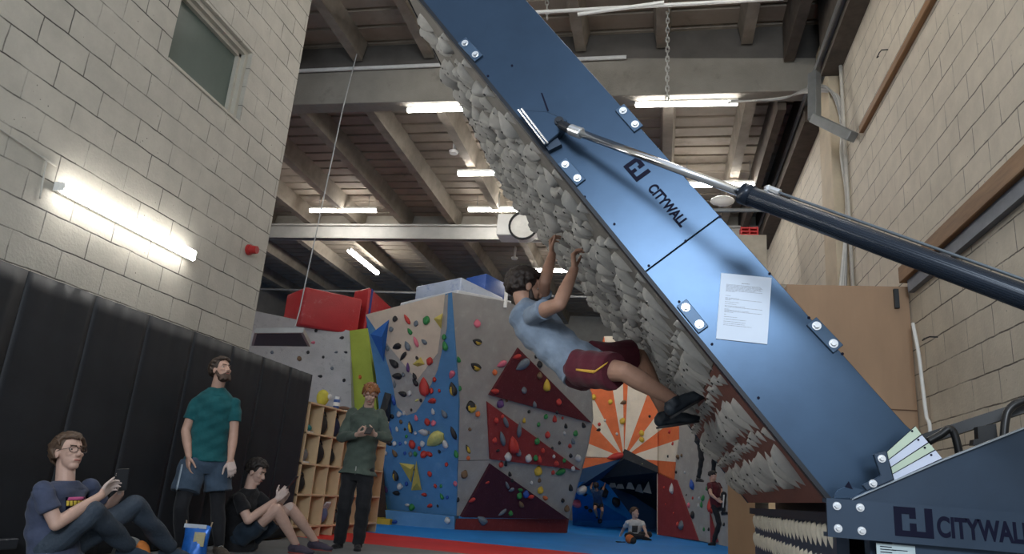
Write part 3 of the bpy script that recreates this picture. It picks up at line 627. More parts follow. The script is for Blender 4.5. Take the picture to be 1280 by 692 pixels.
bm = BM(); prism(bm, [P(x, y, Y=2.96) for x, y in ((1092, 567), (1108, 563.5), (1117, 599), (1084, 613), (1078, 606), (1101, 594))], (0, .02, 0)); bevel(bm, .002, 1); pb = obj('pivot_bracket', bm, M_navy2, base)
bm = BM(); prism(bm, [P(x, y, Y=2.965) for x, y in ((1042, 622), (1048, 612), (1060, 607), (1080, 612), (1066, 622))], (0, .02, 0)); obj('pivot_lug', bm, M_navy, base)
bm = BM(); prism(bm, [P(x, y, Y=2.962) for x, y in ((1056, 608), (1061, 601), (1066, 611))], (0, .003, 0)); obj('lug_opening', bm, M_mark, base)
for (x, y, Yb, par) in ((1046, 632, 2.90, base), (1075, 634, 2.90, base), (1047.5, 660, 2.90, base), (1077, 663, 2.90, base), (1102, 573, 2.96, pb), (1091, 604, 2.96, pb)):
    q = P(x, y, Y=Yb); bm = BM(); cone(bm, q, q + Vector((0, -.004, 0)), .014, n=18); cone(bm, q + Vector((0, -.004, 0)), q + Vector((0, -.013, 0)), .010, .008, 6); obj('bolt', bm, M_bolt, par)
q = P(1119, 669, Y=2.899); q2 = P(1165, 638, Y=2.899)
obj('emblem', emblem(q, (1, 0, 0), (0, 0, 1), q2.x - q.x, .098, .001), M_mark, base)
q = P(1172, 669.5, Y=2.899); bm = text_bm('CITYWALL', .092, (0, 0, 0), (1, 0, 0), (0, 1, 0), .0008); wd = max(v.co.x for v in bm.verts)
tw = P(1292, 676, Y=2.899).x - q.x
for v in bm.verts: v.co = q + Vector((v.co.x * tw / wd, -v.co.z, v.co.y))
obj('name_lettering', bm, M_mark, base)
# sticker
st = P(1095, 678, Y=2.929); bm = BM(); box(bm, (st.x, 2.927, st.z - .16), (st.x + .125, 2.93, st.z)); stk = obj('rating_sticker', bm, mat('sticker_paper', (.50, .60, .62), .5, var=.04), base)
bm = BM()
for k in range(4): box(bm, (st.x + .012, 2.9262, st.z - .012 - .009 * k), (st.x + .05 + .012 * (k % 2), 2.9272, st.z - .009 - .009 * k))
box(bm, (st.x + .05, 2.9262, st.z - .020), (st.x + .10, 2.9272, st.z - .0175)); obj('small_print', bm, M_mark, stk)
obj('ce_mark', text_bm('CE', .034, (st.x + .075, 2.927, st.z - .058), (1, 0, 0), (0, 0, 1)), M_mark, stk)
# black rail and hoses behind the base
rail = thing('hydraulic_rail', 'black steel rail with hoses behind the base frame', 'rail', P(1220, 545, Y=3.45))
a, b = P(1150, 551, Y=3.5), P(1400, 470, Y=3.3); d = (b - a).normalized(); up = Vector((0, 0, 1)); bm = BM(); obox(bm, (a + b) / 2, d * ((b - a).length / 2), d.cross(up).normalized() * .03, d.cross(up).cross(d).normalized() * -.022); obj('rail_bar', bm, M_dark, rail)
bm = BM(); prism(bm, [P(x, y, Y=3.36) for x, y in ((1222, 533), (1245, 529), (1247, 546), (1224, 556), (1216, 556), (1217, 549), (1223, 548))], (0, .04, 0)); obj('rail_bracket', bm, M_dark, rail)
for pts in (((1160, 552), (1176, 543), (1186, 536), (1193, 542), (1199, 566), (1203, 590)), ((1340, 480), (1280, 500), (1262, 511), (1257, 525), (1255, 545), (1254, 570))):
    bm = BM(); tube(bm, spline([P(x, y, Y=3.3) for x, y in pts]), .016, 8); obj('hose', bm, mat('hose_rubber', (.015, .015, .016), .35), rail, True)

# ------------------------------------------------------------------ hydraulic ram
A3 = P(711, 161, Y=3.0); B3 = P(1280, 371, Y=2.33); e3 = B3 - A3
def at3(px):
    lo, hi = 0., 1.3
    for _ in range(40):
        md = (lo + hi) / 2
        if proj(A3 + e3 * md)[0] < px: lo = md
        else: hi = md
    return A3 + e3 * lo
ram = thing('hydraulic_ram', 'long hydraulic ram with bright rod and dark cylinder crossing in front of the blue panel', 'hydraulic ram', A3 + e3 * 1.16)
END = A3 + e3 * 1.2; dn3 = e3.normalized(); up3 = dn3.cross(Vector((0, 1, 0))).normalized()
if up3.z < 0: up3 = -up3
bm = BM(); cone(bm, at3(724), at3(935), .0180, n=20); obj('rod', bm, M_chrome, ram, True)
bm = BM(); cone(bm, at3(713), at3(727), .026, n=20); bevel(bm, .003, 1); obj('rod_collar', bm, M_bolt, ram)
bm = BM(); caps(bm, P(702, 156, Y=3.02), at3(714), .022); obj('clevis', bm, M_edge, ram)
M_cyl = M('cylinder_paint', (.012, .019, .032), .3, .2, var=.08)
bm = BM(); cone(bm, at3(928), END, .0375, n=32); bevel(bm, .004, 2); cyl = obj('cylinder', bm, M_cyl, ram, True)
bm = BM(); cone(bm, at3(928), at3(940), .0405, n=32); obj('gland', bm, M_cyl, cyl, True)
up4 = up3 * .052
bm = BM(); cone(bm, at3(952) + up4, END + up4, .0052, n=10); obj('feed_pipe', bm, mat('pipe_zinc', (.12, .14, .16), .4, .5), ram)
bm = BM(); ball(bm, at3(951) + up3 * .050, .017); cone(bm, at3(951) + up3 * .02, at3(951) + up3 * .058, .012, n=8); cone(bm, at3(951) + up4, at3(965) + up4, .014, n=8); obj('pipe_fitting', bm, M_bolt, ram)
pst = thing('ram_post', 'dark steel post carrying the foot of the hydraulic ram, outside the frame', 'post', (END.x, END.y, 0))
bm = BM(); box(bm, (END.x - .06, END.y - .06, 0), (END.x + .06, END.y + .06, END.z - .05)); box(bm, (END.x - .2, END.y - .2, 0), (END.x + .2, END.y + .2, .02)); obj('column', bm, M_navy2, pst)
bm = BM(); box(bm, (END.x - .07, END.y - .07, END.z - .055), (END.x + .07, END.y + .07, END.z + .05)); obj('foot_clevis', bm, M_edge, pst)

# ------------------------------------------------------------------ taped instruction sheet
pp = [P(x, y, Y=YN - .004) for x, y in ((901.5, 341), (964.5, 347), (959, 430), (895, 423))]
sheet_o = thing('paper_sheet', 'white printed instruction sheet stuck to the blue side panel', 'paper', pp[3])
bm = BM(); prism(bm, pp, (0, -.0012, 0)); obj('sheet', bm, mat('paper_white', (.66, .74, .86), .7, var=.02), sheet_o)
bm = BM()
def line(u0, u1, v, t=.0035):
    def at(u, v): return (pp[0].lerp(pp[1], u)).lerp(pp[3].lerp(pp[2], u), v) + Vector((0, -.0012, 0))
    x = u0
    while x < u1:                                    # word by word
        x2 = min(u1, x + random.uniform(.02, .075)); prism(bm, [at(x, v), at(x2, v), at(x2, v + t), at(x, v + t)], (0, -.0004, 0)); x = x2 + .009
line(.42, .58, .13, .006)
for v, a, b in ((.165, .12, .80), (.18, .12, .82), (.195, .12, .85), (.21, .12, .80), (.225, .12, .84), (.24, .12, .70), (.255, .12, .84), (.27, .12, .30), (.335, .12, .22), (.37, .12, .40), (.385, .12, .84), (.40, .12, .22), (.43, .12, .40), (.46, .12, .34), (.49, .12, .52), (.505, .12, .86), (.54, .12, .22), (.555, .12, .60), (.57, .12, .86), (.585, .12, .30), (.62, .12, .17), (.655, .12, .38), (.69, .12, .56), (.725, .12, .55), (.755, .12, .54), (.78, .12, .68)): line(a, b, v)
obj('printed_text', bm, mat('print_ink', (.09, .10, .13), .7), sheet_o)
# ================================================================== CLIMBING WALLS
class Plane:
    def __init__(s, a, b, c):
        s.p = [P(*q[:2], Y=q[2]) if not isinstance(q, Vector) else q for q in (a, b, c)]
        n = (s.p[1] - s.p[0]).cross(s.p[2] - s.p[0]).normalized()
        if n.dot(CAM - s.p[0]) < 0: n = -n
        s.n = n
    def at(s, x, y, off=0.):
        r = ray(x, y); t = (s.p[0] + s.n * off - CAM).dot(s.n) / r.dot(s.n); return CAM + r * t
def F(x, y): return P(x, y, Z=0)
UPV = Vector((0, 0, 1))
PA = Plane((457, 393, 12.7), (565, 365, 12.3), (569, 644, 13.9))
f2 = F(568, 661.5)
PB = Plane((565, 365, 12.3), (569, 644, 13.9), (709, 647, 16.0))
PG = Plane((315, 388, 12.6), (437, 413, 13.6), (437, 600, 13.6))
PGr = Plane((437, 413, 13.6), (462, 413, 13.5), (480, 640, 13.9))
fS = F(822, 668); fE = F(911, 683)
PR = Plane(fS, fE, fE + UPV)
PSn = Plane(fS, fS + Vector((-2, .1, 0)), fS + UPV)
M_wblue = speck_mat('wall_blue_paint', (.085, .235, .44), (.20, .33, .47), .5, 5)
M_wgrey = speck_mat('wall_grey_paint', (.36, .345, .315), (.50, .49, .46), .5, 5)
M_wcream = speck_mat('wall_cream_paint', (.66, .55, .42), (.56, .50, .42), .4, 5)
M_wred = speck_mat('wall_red_paint', (.27, .035, .035), (.38, .16, .15), .45, 16)
M_wred_shaded = speck_mat('wall_red_shaded', (.105, .014, .02), (.21, .10, .10), .45, 18)  # red of the upper triangle with its shading put into the colour
M_wred_deepshade = speck_mat('wall_red_deep_shade', (.055, .010, .022), (.14, .07, .09), .4, 20)  # lower triangle: darkest, the shade of its lean put into the colour
M_worange = speck_mat('wall_orange_paint', (.72, .165, .055), (.72, .36, .22), .4, 8)
M_wwhite = speck_mat('wall_white_paint', (.74, .66, .53), (.56, .52, .46), .4, 8)
M_wgreen = speck_mat('wall_green_paint', (.42, .50, .07), (.34, .42, .10), .4, 5)
M_wspk = speck_mat('wall_scuffed_grey', (.42, .42, .42), (.16, .16, .16), .75, 6)
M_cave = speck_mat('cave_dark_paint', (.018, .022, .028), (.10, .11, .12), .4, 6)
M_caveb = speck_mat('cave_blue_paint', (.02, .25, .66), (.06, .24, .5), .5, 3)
M_caved = speck_mat('cave_navy_and_shade', (.012, .055, .14), (.03, .07, .13), .5, 3)  # navy of the facet; on the cave's back and side it paints shade
BV = {}
def face(name, pts, pl, m, parent, off=0., ext=None, reg=None):
    """a wall panel: outline on a plane with real thickness behind it"""
    q = [pl.at(x, y, off) for x, y in pts]
    bm = BM(); e = Vector(ext) if ext else -pl.n * .02
    prism(bm, q, e); o = obj(name, bm, m, parent)
    if reg: BV.setdefault(reg, []).append([v.copy() for v in q])
    return o
prow = thing('climbing_wall', 'free-standing climbing wall with blue and cream left face and grey right face with red triangles', 'climbing wall', f2)
face('blue_panel', [(457, 393), (565, 365), (573, 500), (570.5, 644), (481.6, 636), (478, 560), (470, 470)], PA, M_wblue, prow, 0, (0, .1, .0), 'A')
face('grey_area', [(469.5, 411.5), (552, 372), (560, 367), (558.5, 410), (547, 462), (530, 500), (520, 515), (508, 519), (496, 508), (489, 470), (480, 440)], PA, M_wgrey, prow, .008, None, 'A1')
face('cream_area', [(457, 393), (556, 367.3), (553.5, 394), (547, 441), (521, 475), (487, 433.5), (469.5, 411.5)], PA, M_wcream, prow, .016, None, 'A1')
face('grey_panel', [(565, 365), (635, 377), (690, 402), (728, 470), (738, 490), (740, 522), (733, 560), (725, 590), (709.5, 647), (575, 644.5), (570.5, 644), (573, 500)], PB, M_wgrey, prow, 0, (.02, .1, 0), 'B')
bm = BM(); prism(bm, [PB.at(*q, .002) for q in ((573, 575), (612, 574.2), (612, 575.2), (573, 576))], -PB.n * .004); obj('panel_joint', bm, mat('joint_grey', (.14, .14, .13), .8), prow)
for nm, tri, mm, lift in (('upper_triangle', [(646.8, 434), (610.3, 493), (738.5, 528)], M_wred_shaded, .05), ('middle_triangle', [(608, 501), (611.6, 573), (725, 587)], M_wred, .05), ('lower_triangle', [(611.8, 578.5), (574.5, 645), (709.5, 647.5)], M_wred_deepshade, .07)):
    q = [PB.at(x, y, .005) for x, y in tri]; c = (q[0] + q[1] + q[2]) / 3; q2 = [c + (v - c) * .985 + PB.n * lift * (1 if i else .6) for i, v in enumerate(q)]
    bm = BM(); a = [bm.verts.new(v - PB.n * .006) for v in q]; b = [bm.verts.new(v) for v in q2]
    fs = [bm.faces.new(a), bm.faces.new(b)] + [bm.faces.new((a[i], a[(i + 1) % 3], b[(i + 1) % 3], b[i])) for i in range(3)]
    bmesh.ops.recalc_face_normals(bm, faces=fs); obj(nm, bm, mm, prow); BV.setdefault('B1', []).append(q2)
f1 = F(483, 655); f3 = F(707, 666)
kA = Plane(f1, f2, f2 + UPV); kB = Plane(f2, f3, f3 + UPV)
face('left_kicker', [(481.6, 637), (568, 645), (568, 661.5), (483, 655)], kA, M_wblue, prow, 0, (0, .3, 0), 'A')
face('right_kicker', [(570, 648), (709, 648.5), (707, 666), (568.5, 661.5)], kB, speck_mat('kicker_red_paint', (.17, .022, .022), (.34, .16, .15), .5, 20), prow, 0, (0, .3, 0), 'B')
# volumes (faceted plywood pyramids) bolted on
def volume(pts, apex, pl, h, m, lab, base_off=.017):
    q = [pl.at(x, y, base_off) for x, y in pts]; ap = pl.at(apex[0], apex[1], base_off + h); bm = BM()
    a = [bm.verts.new(v) for v in q]; t = bm.verts.new(ap); fs = [bm.faces.new(a)] + [bm.faces.new((a[i], a[(i + 1) % len(a)], t)) for i in range(len(a))]
    bmesh.ops.recalc_face_normals(bm, faces=fs); return tag(obj('volume', bm, m), lab, 'climbing volume')
M_vyel = speck_mat('yellow_volume', (.62, .50, .12), (.5, .42, .16), .4, 9); M_vblue = speck_mat('blue_volume', (.02, .13, .46), (.06, .2, .45), .3, 9)
volume([(463, 417.5), (486.5, 399), (479.5, 452)], (477, 421), PA, .22, M_vblue, 'blue faceted volume with long point near the left edge of the wall')
volume([(542, 398), (553.5, 391), (551.5, 411)], (551, 399), PA, .10, M_vyel, 'mustard volume high on the right edge of the cream area')
volume([(515.5, 455), (526, 446), (531, 455), (522, 458)], (523, 453), PA, .10, M_vyel, 'small mustard volume low in the cream area')
volume([(499, 578), (518.5, 580.5), (513.8, 603)], (513, 586), PA, .12, M_vyel, 'left one of the paired yellow triangular volumes on the blue panel')
volume([(520.4, 575), (527, 612), (513.9, 612.5)], (521, 603), PA, .12, M_vyel, 'right, taller one of the paired yellow triangular volumes on the blue panel')
volume([(470, 528), (481, 490), (489, 492), (488, 525), (478, 534)], (484, 510), PA, .22, mat('black_volume', (.03, .032, .035), .5), 'large black volume beside the head of the man in green sweater')

sun = thing('sunburst_wall', 'back climbing wall painted with an orange and white sunburst above a cave', 'climbing wall', fS)
def split_x(poly, x0):
    L, R_ = [], []
    for i, a in enumerate(poly):
        b = poly[(i + 1) % len(poly)]
        (L if a[0] <= x0 else R_).append(a)
        if (a[0] - x0) * (b[0] - x0) < 0:
            t = (x0 - a[0]) / (b[0] - a[0]); c = (x0, a[1] + t * (b[1] - a[1])); L.append(c); R_.append(c)
    return L, R_
C0 = (780, 572)
rays_ = [(722, 588), (722, 577), (728, 562), (733, 546), (733, 524), (742, 482), (726, 440), (772, 425), (781, 425), (789, 425), (820, 440), (824, 512), (826, 521), (849, 532), (849.5, 552), (848, 575), (846, 600)]
cols = ['o', 'w', 'o', 'o', 'w', 'o', 'o', 'w', 'o', 'w', 'o', 'o', 'w', 'o', 'w', 'o']
outer = [(722, 588), (727, 572), (733, 553), (735, 523), (735, 484), (755, 420), (778, 420), (788, 420), (836, 420), (836, 500), (848, 533), (848, 554), (845, 576), (842, 599)]
cols = ['o', 'w', 'o', 'w', 'o', 'w', 'o', 'w', 'o', 'w', 'o', 'w', 'o']
for i, c in enumerate(cols):
    poly = [C0, outer[i], outer[i + 1]]
    if i == 0: poly = [C0, (722, 588), (727, 570)]
    if i == 8: poly = [C0, (836, 420), (848, 420), (848, 470), (838, 496)]
    if i == 9: poly = [C0, (838, 496), (848, 512), (848, 520)]
    if i == 10: poly = [C0, (848, 520), (848, 549)]
    if i == 11: poly = [C0, (848, 549), (844, 577)]
    if i == 12: poly = [C0, (844, 577), (842, 600)]
    L, R_ = split_x(poly, 822)
    for q, pl in ((L, PSn), (R_, PR)):
        if len(q) >= 3:
            face('orange_ray' if c == 'o' else 'white_ray', q, pl, M_worange if c == 'o' else M_wwhite, sun, 0, -pl.n * .12, 'S')
face('red_panel', [(822, 589.5), (846, 600), (873, 675.2), (822, 668)], PR, M_wred, sun, 0, -PR.n * .12, 'S')
face('grey_panel', [(848, 400), (930, 400), (930, 686), (911, 683), (873, 675.2), (846, 600), (842, 599)], PR, M_wgrey, sun, -.02, -PR.n * .12, 'S')
face('small_red_panel', [(887, 640), (897, 677), (888, 679)], PR, M_wred, sun, .02, None)
bm = BM(); cone(bm, fS + PR.n * .01, PR.at(822, 440, .01), .012, n=6); obj('corner_seam', bm, mat('seam_cream', (.5, .45, .38), .7), sun)
# the cave under the sunburst
def poly3(name, pts, m, parent, ext):
    bm = BM(); prism(bm, [P(x, y, Y=Yd) for x, y, Yd in pts], ext); return obj(name, bm, m, parent)
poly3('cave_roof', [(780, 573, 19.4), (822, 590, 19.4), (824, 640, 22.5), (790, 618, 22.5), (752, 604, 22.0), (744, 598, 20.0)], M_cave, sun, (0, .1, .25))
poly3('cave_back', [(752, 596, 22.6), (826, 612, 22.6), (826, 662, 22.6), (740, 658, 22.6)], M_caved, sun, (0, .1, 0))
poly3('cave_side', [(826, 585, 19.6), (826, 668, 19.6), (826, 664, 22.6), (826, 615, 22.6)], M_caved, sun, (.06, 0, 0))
poly3('blue_slab', [(714, 604, 19.0), (748, 599, 19.9), (760, 605, 20.4), (800, 658, 22.0), (716, 659, 21.0)], M_caveb, sun, (0, .15, 0))
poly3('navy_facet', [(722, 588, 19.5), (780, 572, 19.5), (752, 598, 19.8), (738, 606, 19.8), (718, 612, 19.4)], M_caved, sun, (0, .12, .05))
# grey scuffed wall and green strip at the left
left = thing('grey_climbing_wall', 'scuffed grey climbing wall with a green edge strip left of the prow', 'climbing wall', PG.at(437, 640))
face('grey_panel', [(250, 374), (437, 413), (443, 652), (250, 668)], PG, M_wspk, left, 0, (0, 3.2, 0), 'G')
face('green_strip', [(437, 413), (459, 410), (470, 500), (480, 648), (444, 652)], PGr, M_wgreen, left, 0, (0, 2, 0), 'G')
face('brown_lower_panel', [(466, 560), (477, 560), (483, 646), (462, 646)], PGr, speck_mat('brown_textured', (.05, .028, .02), (.16, .12, .1), .5, 14), left, .02, None)
bm = BM(); c = F(474, 654); box(bm, c + Vector((-.4, -.15, 0)), c + Vector((.25, .25, .10))); tag(obj('yellow_block', bm, mat('yellow_foam', (.50, .33, .03), .6)), 'low yellow foam block at the foot of the green strip', 'foam block')

# ------------------------------------------------------------------ coloured holds
HC = dict(k=(.022, .022, .024), r=(.50, .045, .035), g=(.03, .22, .06), y=(.62, .42, .05), p=(.68, .16, .22), w=(.52, .52, .52), b=(.02, .08, .36), o=(.68, .16, .05), s=(.15, .18, .21), n=(.17, .10, .05), u=(.10, .04, .16), t=(.62, .58, .18))
CN = dict(k='black', r='red', g='green', y='yellow', p='pink', w='pale grey', b='blue', o='orange', s='slate', n='brown', u='purple', t='olive yellow')
HM = {k: M('hold_' + CN[k].replace(' ', '_'), v, .5, var=.12, vs=8, bump=.08, bs=70) for k, v in HC.items()}
shapes = {}
def hmesh(col, i, two=False):
    k = (col, i, two)
    if k not in shapes:
        a = [(.9, 1.05, .55, .15, .85, 1.0, .12), (1.3, .8, .5, -.25, .65, 1.2, .1), (1.0, .95, .6, .3, 1.0, 1.4, .18), (1.9, .7, .45, .1, .75, 1.1, .1)][i]
        bm = dome(200 + i, a[0], a[1], a[2], a[3], a[4], a[5], pit=False, nt=7, ns=7, lump=a[6])
        for v in bm.verts: v.co.z += .006
        if two:   # dual-texture hold: the crown is yellow
            for f in bm.faces:
                if f.calc_center_median().z > .22 and f.calc_center_median().y > -.1: f.material_index = 1
        shapes[k] = proto_mesh('climbing_hold', bm, [HM[col], HM['y']])
        for p in shapes[k].polygons: p.use_smooth = True
    return shapes[k]
bvh = {}
def cast(regs, x, y):
    best = None
    for rg in regs:
        if rg not in bvh:
            vs, fs = [], []
            for q in BV[rg]: fs.append(tuple(range(len(vs), len(vs) + len(q)))); vs += q
            bvh[rg] = BVHTree.FromPolygons(vs, fs)
        h = bvh[rg].ray_cast(CAM, ray(x, y).normalized())
        if h[0] is not None and (best is None or h[3] < best[3]): best = h
    return best
HOLDS = []
# (x, y, colour, size in px, shape, roll deg)   sizes: mean width in the photograph
A_ = '''494 398 k 8 2;509 399 r 13 3 60;520 404 s 8 0;533 400 g 12 0;489 411 s 7 2;512 414 g 8 1 60;520 427 p 13 3 70;530 427 s 8 1 40;509 432 s 11 1 70;496 433 k 11 1 -20;484 435 s 7 0;504 445 k 13 3 -50;492 454 k 13 1 40;510 459 u 11 3 90;537 451 r 11 0;555 421 g 8 0;556 432 g 11 1 80;565 468 p 10 1 -60;566 486 K 15 1 80;496 470 k 12 1;504 468 s 6 0;518 470 k 8 1 70;519 478 k 9 1 50;530 483 r 20 1 90;543 474 r 7 0;539 488 r 8 0;540 501 r 10 1;503 492 k 10 1;512 491 w 8 0;521 500 t 6 3;492 500 b 12 3 80;493 480 s 9 3 90;490 520 k 7 0;499 517 w 8 2;505 516 w 6 0;514 512 k 4 0;520 522 p 7 1 80;534 527 r 10 0;542 528 p 8 2;541 514 w 7 1 80;555 517 s 10 1 60;513 534 K 14 3 80;487 537 b 12 3 80;496 536 w 6 1 80;529 540 w 12 1;519 541 w 5 0;506 536 k 4 0;486 554 k 8 1;493 554 w 7 0;500 554 b 5 0;507 553 w 5 0;515 555 r 12 0;528 554 w 8 2;556 554 w 11 1 70;567 541 k 16 3 70;482 566 w 6 0;493 566 n 9 1 60;506 566 b 5 0;513 567 s 7 0;519 567 g 7 0;530 567 r 10 2;536 567 r 9 1;558 580 r 6 0;537 592 r 8 0;494 594 K 12 1 80;500 607 w 9 2;508 604 b 6 0;482 611 u 8 1 80;495 616 k 9 1;544 607 r 6 0;551 607 g 5 0;569 604 p 7 0;530 618 r 7 1;552 620 g 7 1 70;559 621 b 5 0;509 631 w 6 1;515 633 g 9 2;537 632 r 7 1;570 567 g 9 1 80;559 650 w 9 0;493 652 b 6 1;544 549 t 24 1 -35;521 447 k 5 0;526 500 k 5 0;549 488 r 5 0;547 540 b 5 1;524 560 r 6 0;501 527 n 6 0;508 545 g 5 0;536 540 s 5 0;549 564 k 5 0;517 586 k 4 0;547 632 k 4 0'''
B_ = '''596 404 p 11 0;596 427 K 11 1;594 458 K 13 1 20;627 455 p 12 1 -30;618 465 o 8 0;573 449 g 7 1 60;574 485 g 7 0;646 446 r 10 1;653 456 s 18 1 -40;670 445 k 6 0;674 455 k 9 0;618 489 r 10 1;674 469 n 9 0;683 481 y 13 1 80;655 487 s 9 2;698 502 r 9 0;668 505 s 7 1 70;588 508 K 16 0;597 517 o 8 0;625 504 u 12 0;620 525 r 8 0;632 527 s 15 3 50;649 537 s 17 3 80;682 520 g 7 0;673 530 g 6 0;693 523 r 8 1 80;684 543 r 9 0;655 525 y 6 1 80;661 514 k 5 0;707 532 k 6 1 70;719 541 g 8 0;729 531 k 7 1 50;703 522 r 4 0;587 536 n 5 0;585 561 K 12 3 50;571 569 g 8 0;585 572 o 6 0;580 592 n 11 0;572 624 k 6 0;618 550 r 8 0;628 548 s 18 3 60;641 556 r 19 1 70;635 570 w 12 2;648 565 s 9 1 80;660 572 w 11 0;669 572 g 8 0;674 574 r 9 1 80;671 551 g 9 0;678 563 r 7 0;672 588 y 13 0;626 580 r 8 0;632 579 k 6 1 80;637 592 k 6 1 60;695 579 r 8 0;691 590 r 6 0;700 590 g 12 1 -20;675 612 y 10 0;674 600 n 6 0;681 622 o 7 1;713 609 k 8 1 70;708 635 n 9 0;703 625 k 6 0;634 606 s 10 3 50;639 612 s 7 1;657 617 b 10 0;649 619 g 9 0;663 621 r 8 1;651 630 n 8 1 50;628 640 s 12 3 -40;638 641 g 7 0;590 625 r 8 1 -30;609 603 r 5 1;602 650 s 13 1 30;722 572 w 10 0;705 575 g 6 0;712 557 r 6 0;716 551 s 7 1 60;713 569 k 6 0;699 553 k 5 0;705 541 w 5 0;690 560 k 5 0;716 585 w 7 0;640 600 k 5 0;664 603 w 5 0;650 612 g 6 1;692 570 w 5 0;628 520 r 5 0;640 548 r 5 0;622 563 k 5 1;633 500 n 5 0;696 515 k 5 0'''
S_ = '''742 496 y 8 0;738 503 k 5 0;763 502 y 7 0;779 503 n 7 1;778 526 y 9 0;802 541 y 8 0;802 549 y 8 0;749 530 r 5 0;748 537 k 5 1;756 525 w 4 0;771 542 w 4 0;837 539 r 6 0;841 554 r 5 0;847 571 n 8 1;852 569 n 5 0;770 570 r 20 3 -15;768 582 w 16 3 -20;800 581 t 8 1;840 610 w 11 1 80;830 609 r 4 0;865 605 b 12 1 60;879 622 g 8 0;877 630 g 7 1 80;866 643 k 10 0;861 631 p 7 0;852 656 s 12 0;847 655 r 7 0;889 631 r 17 1 80;873 631 w 5 1 80;880 661 g 5 0;886 661 k 5 0;874 622 w 4 0;858 618 k 3 0;866 622 r 4 0;845 590 k 5 1;835 570 k 4 0;832 630 r 3 0;842 641 r 3 0;856 590 w 4 0;884 610 g 6 0;898 640 w 5 0;838 520 r 5 0;812 520 k 4 0;905 655 k 5 0;871 600 k 4 0'''
G_ = '''450 471 o 6 0;352 424 k 4 0;395 413 k 5 0;427 422 k 5 1;404 446 k 4 0;385 440 k 5 0;432 440 k 4 1;340 440 s 5 0;374 448 n 7 0;415 460 s 5 0;400 470 k 5 1;430 475 k 5 0;391 428 p 5 1;420 440 s 4 1;360 428 k 4 0'''
for txt, regs, where in ((A_, ('A', 'A1'), 'left face of the prow wall'), (B_, ('B', 'B1'), 'right face of the prow wall'), (S_, ('S',), 'back sunburst wall'), (G_, ('G',), 'scuffed grey wall at left')):
    lst = []
    for e in txt.split(';'):
        v = e.split(); lst.append((float(v[0]), float(v[1]), v[2], float(v[3]), int(v[4]), float(v[5]) if len(v) > 5 else random.uniform(-25, 25)))
    cnt = {}
    for x, y, c, sz, sh, ro in sorted(lst, key=lambda q: q[1]):
        h = cast(regs, x, y)
        if h is None: print('MISS', x, y, c); continue
        p, n = h[0], h[1]
        if n.dot(CAM - p) < 0: n = -n
        two = c == 'K'; c = 'k' if two else c; key = 'two-tone' if two else CN[c]
        cnt[key] = cnt.get(key, 0) + 1
        dist = (p - CAM).dot(cz); s = sz / FPX * dist * (.95 if sh != 3 else .62)
        hz = n.cross(UPV).normalized()
        col_ = 'black and yellow' if two else CN[c]
        place(hmesh(c, sh, two), 'climbing_hold', p, hz, n, math.radians(-ro), (s, s, s * .8),
              '%s highest %s hold on the %s' % (ordw(cnt[key] - 1), col_, where), 'climbing hold', 'climbing holds on the ' + where)
for i, (x, y, Yd, s, c) in enumerate(((747, 614, 19.9, .16, 'k'), (755, 615, 20.3, .28, 'k'), (770, 627, 20.9, .28, 'k'), (721, 629, 19.9, .26, 'p'), (733, 634, 20.0, .12, 'k'), (738, 638, 20.2, .12, 'k'), (731, 617, 19.8, .14, 'k'), (727, 612, 19.5, .3, 'w'), (750, 651, 21.0, .14, 'k'))):
    place(hmesh(c, 0), 'climbing_hold', P(x, y, Y=Yd), (1, 0, 0), (.1, -1, .2), .3 * i, s, '%s hold on the blue slab in the cave, %s from the top' % (CN[c], ('third', 'fourth', 'seventh', 'sixth', 'eighth', 'ninth', 'fifth', 'second', 'lowest')[i]), 'climbing hold', 'holds on the blue slab in the cave')
for i, (x, y, Yd) in enumerate(((765, 602, 20.6), (775, 603, 20.8), (788, 603, 20.6), (809, 607, 20.4), (799, 606, 20.9))):
    bm = BM(); p = P(x, y, Y=Yd); q = [p + Vector((-.11, 0, -.16)), p + Vector((.12, .03, -.13 - .02 * i)), p + Vector((.06, .2, -.1))]; a = [bm.verts.new(v) for v in q]; t = bm.verts.new(p + Vector((.03 - .03 * (i % 3), .05, .12)))
    fs = [bm.faces.new(a)] + [bm.faces.new((a[k], a[(k + 1) % 3], t)) for k in range(3)]; bmesh.ops.recalc_face_normals(bm, faces=fs)
    tag(obj('cave_volume', bm, mat('cave_volume_grey', (.26, .27, .27), .6) if i != 4 else HM['s']), 'pale volume hanging in the dark mouth of the cave, %s from left' % ('first', 'second', 'third', 'fifth', 'fourth')[i], 'climbing volume', 'volumes in the dark cave mouth')

# ------------------------------------------------------------------ crash mats stored on top
def pad(name, lab, a, b, h, dep, m, strips=None, drop=0.):
    """a crash pad: front bottom edge a-b (3D), height h, depth vector"""
    a = Vector(a); b = Vector(b); bm = BM(); prism(bm, [a, b, b + UPV * h, a + UPV * h], dep); bevel(bm, .05, 3)
    o = thing(name, lab, 'crash mat', (a + b) / 2); obj('mat_body', bm, m, o, True)
    if strips:
        d = (b - a).normalized(); bm = BM(); nrm = d.cross(UPV) * -1
        if nrm.dot(CAM - a) < 0: nrm = -nrm
        for f in strips: 
            c = a.lerp(b, f) + nrm * .006; obox(bm, c + UPV * h / 2, d * .05, nrm * .006, UPV * (h * .49))
        obj('webbing', bm, mat('webbing_blue', (.02, .05, .25), .7), o)
    return o
M_padred = speck_mat('red_pad_vinyl', (.42, .025, .03), (.60, .32, .30), .5, 3.5, .4)
M_padwb = speck_mat('wrapped_pad', (.40, .45, .55), (.035, .09, .36), .85, 3.2, .35)
M_padb = speck_mat('blue_pad', (.022, .075, .30), (.16, .24, .45), .6, 5, .4)
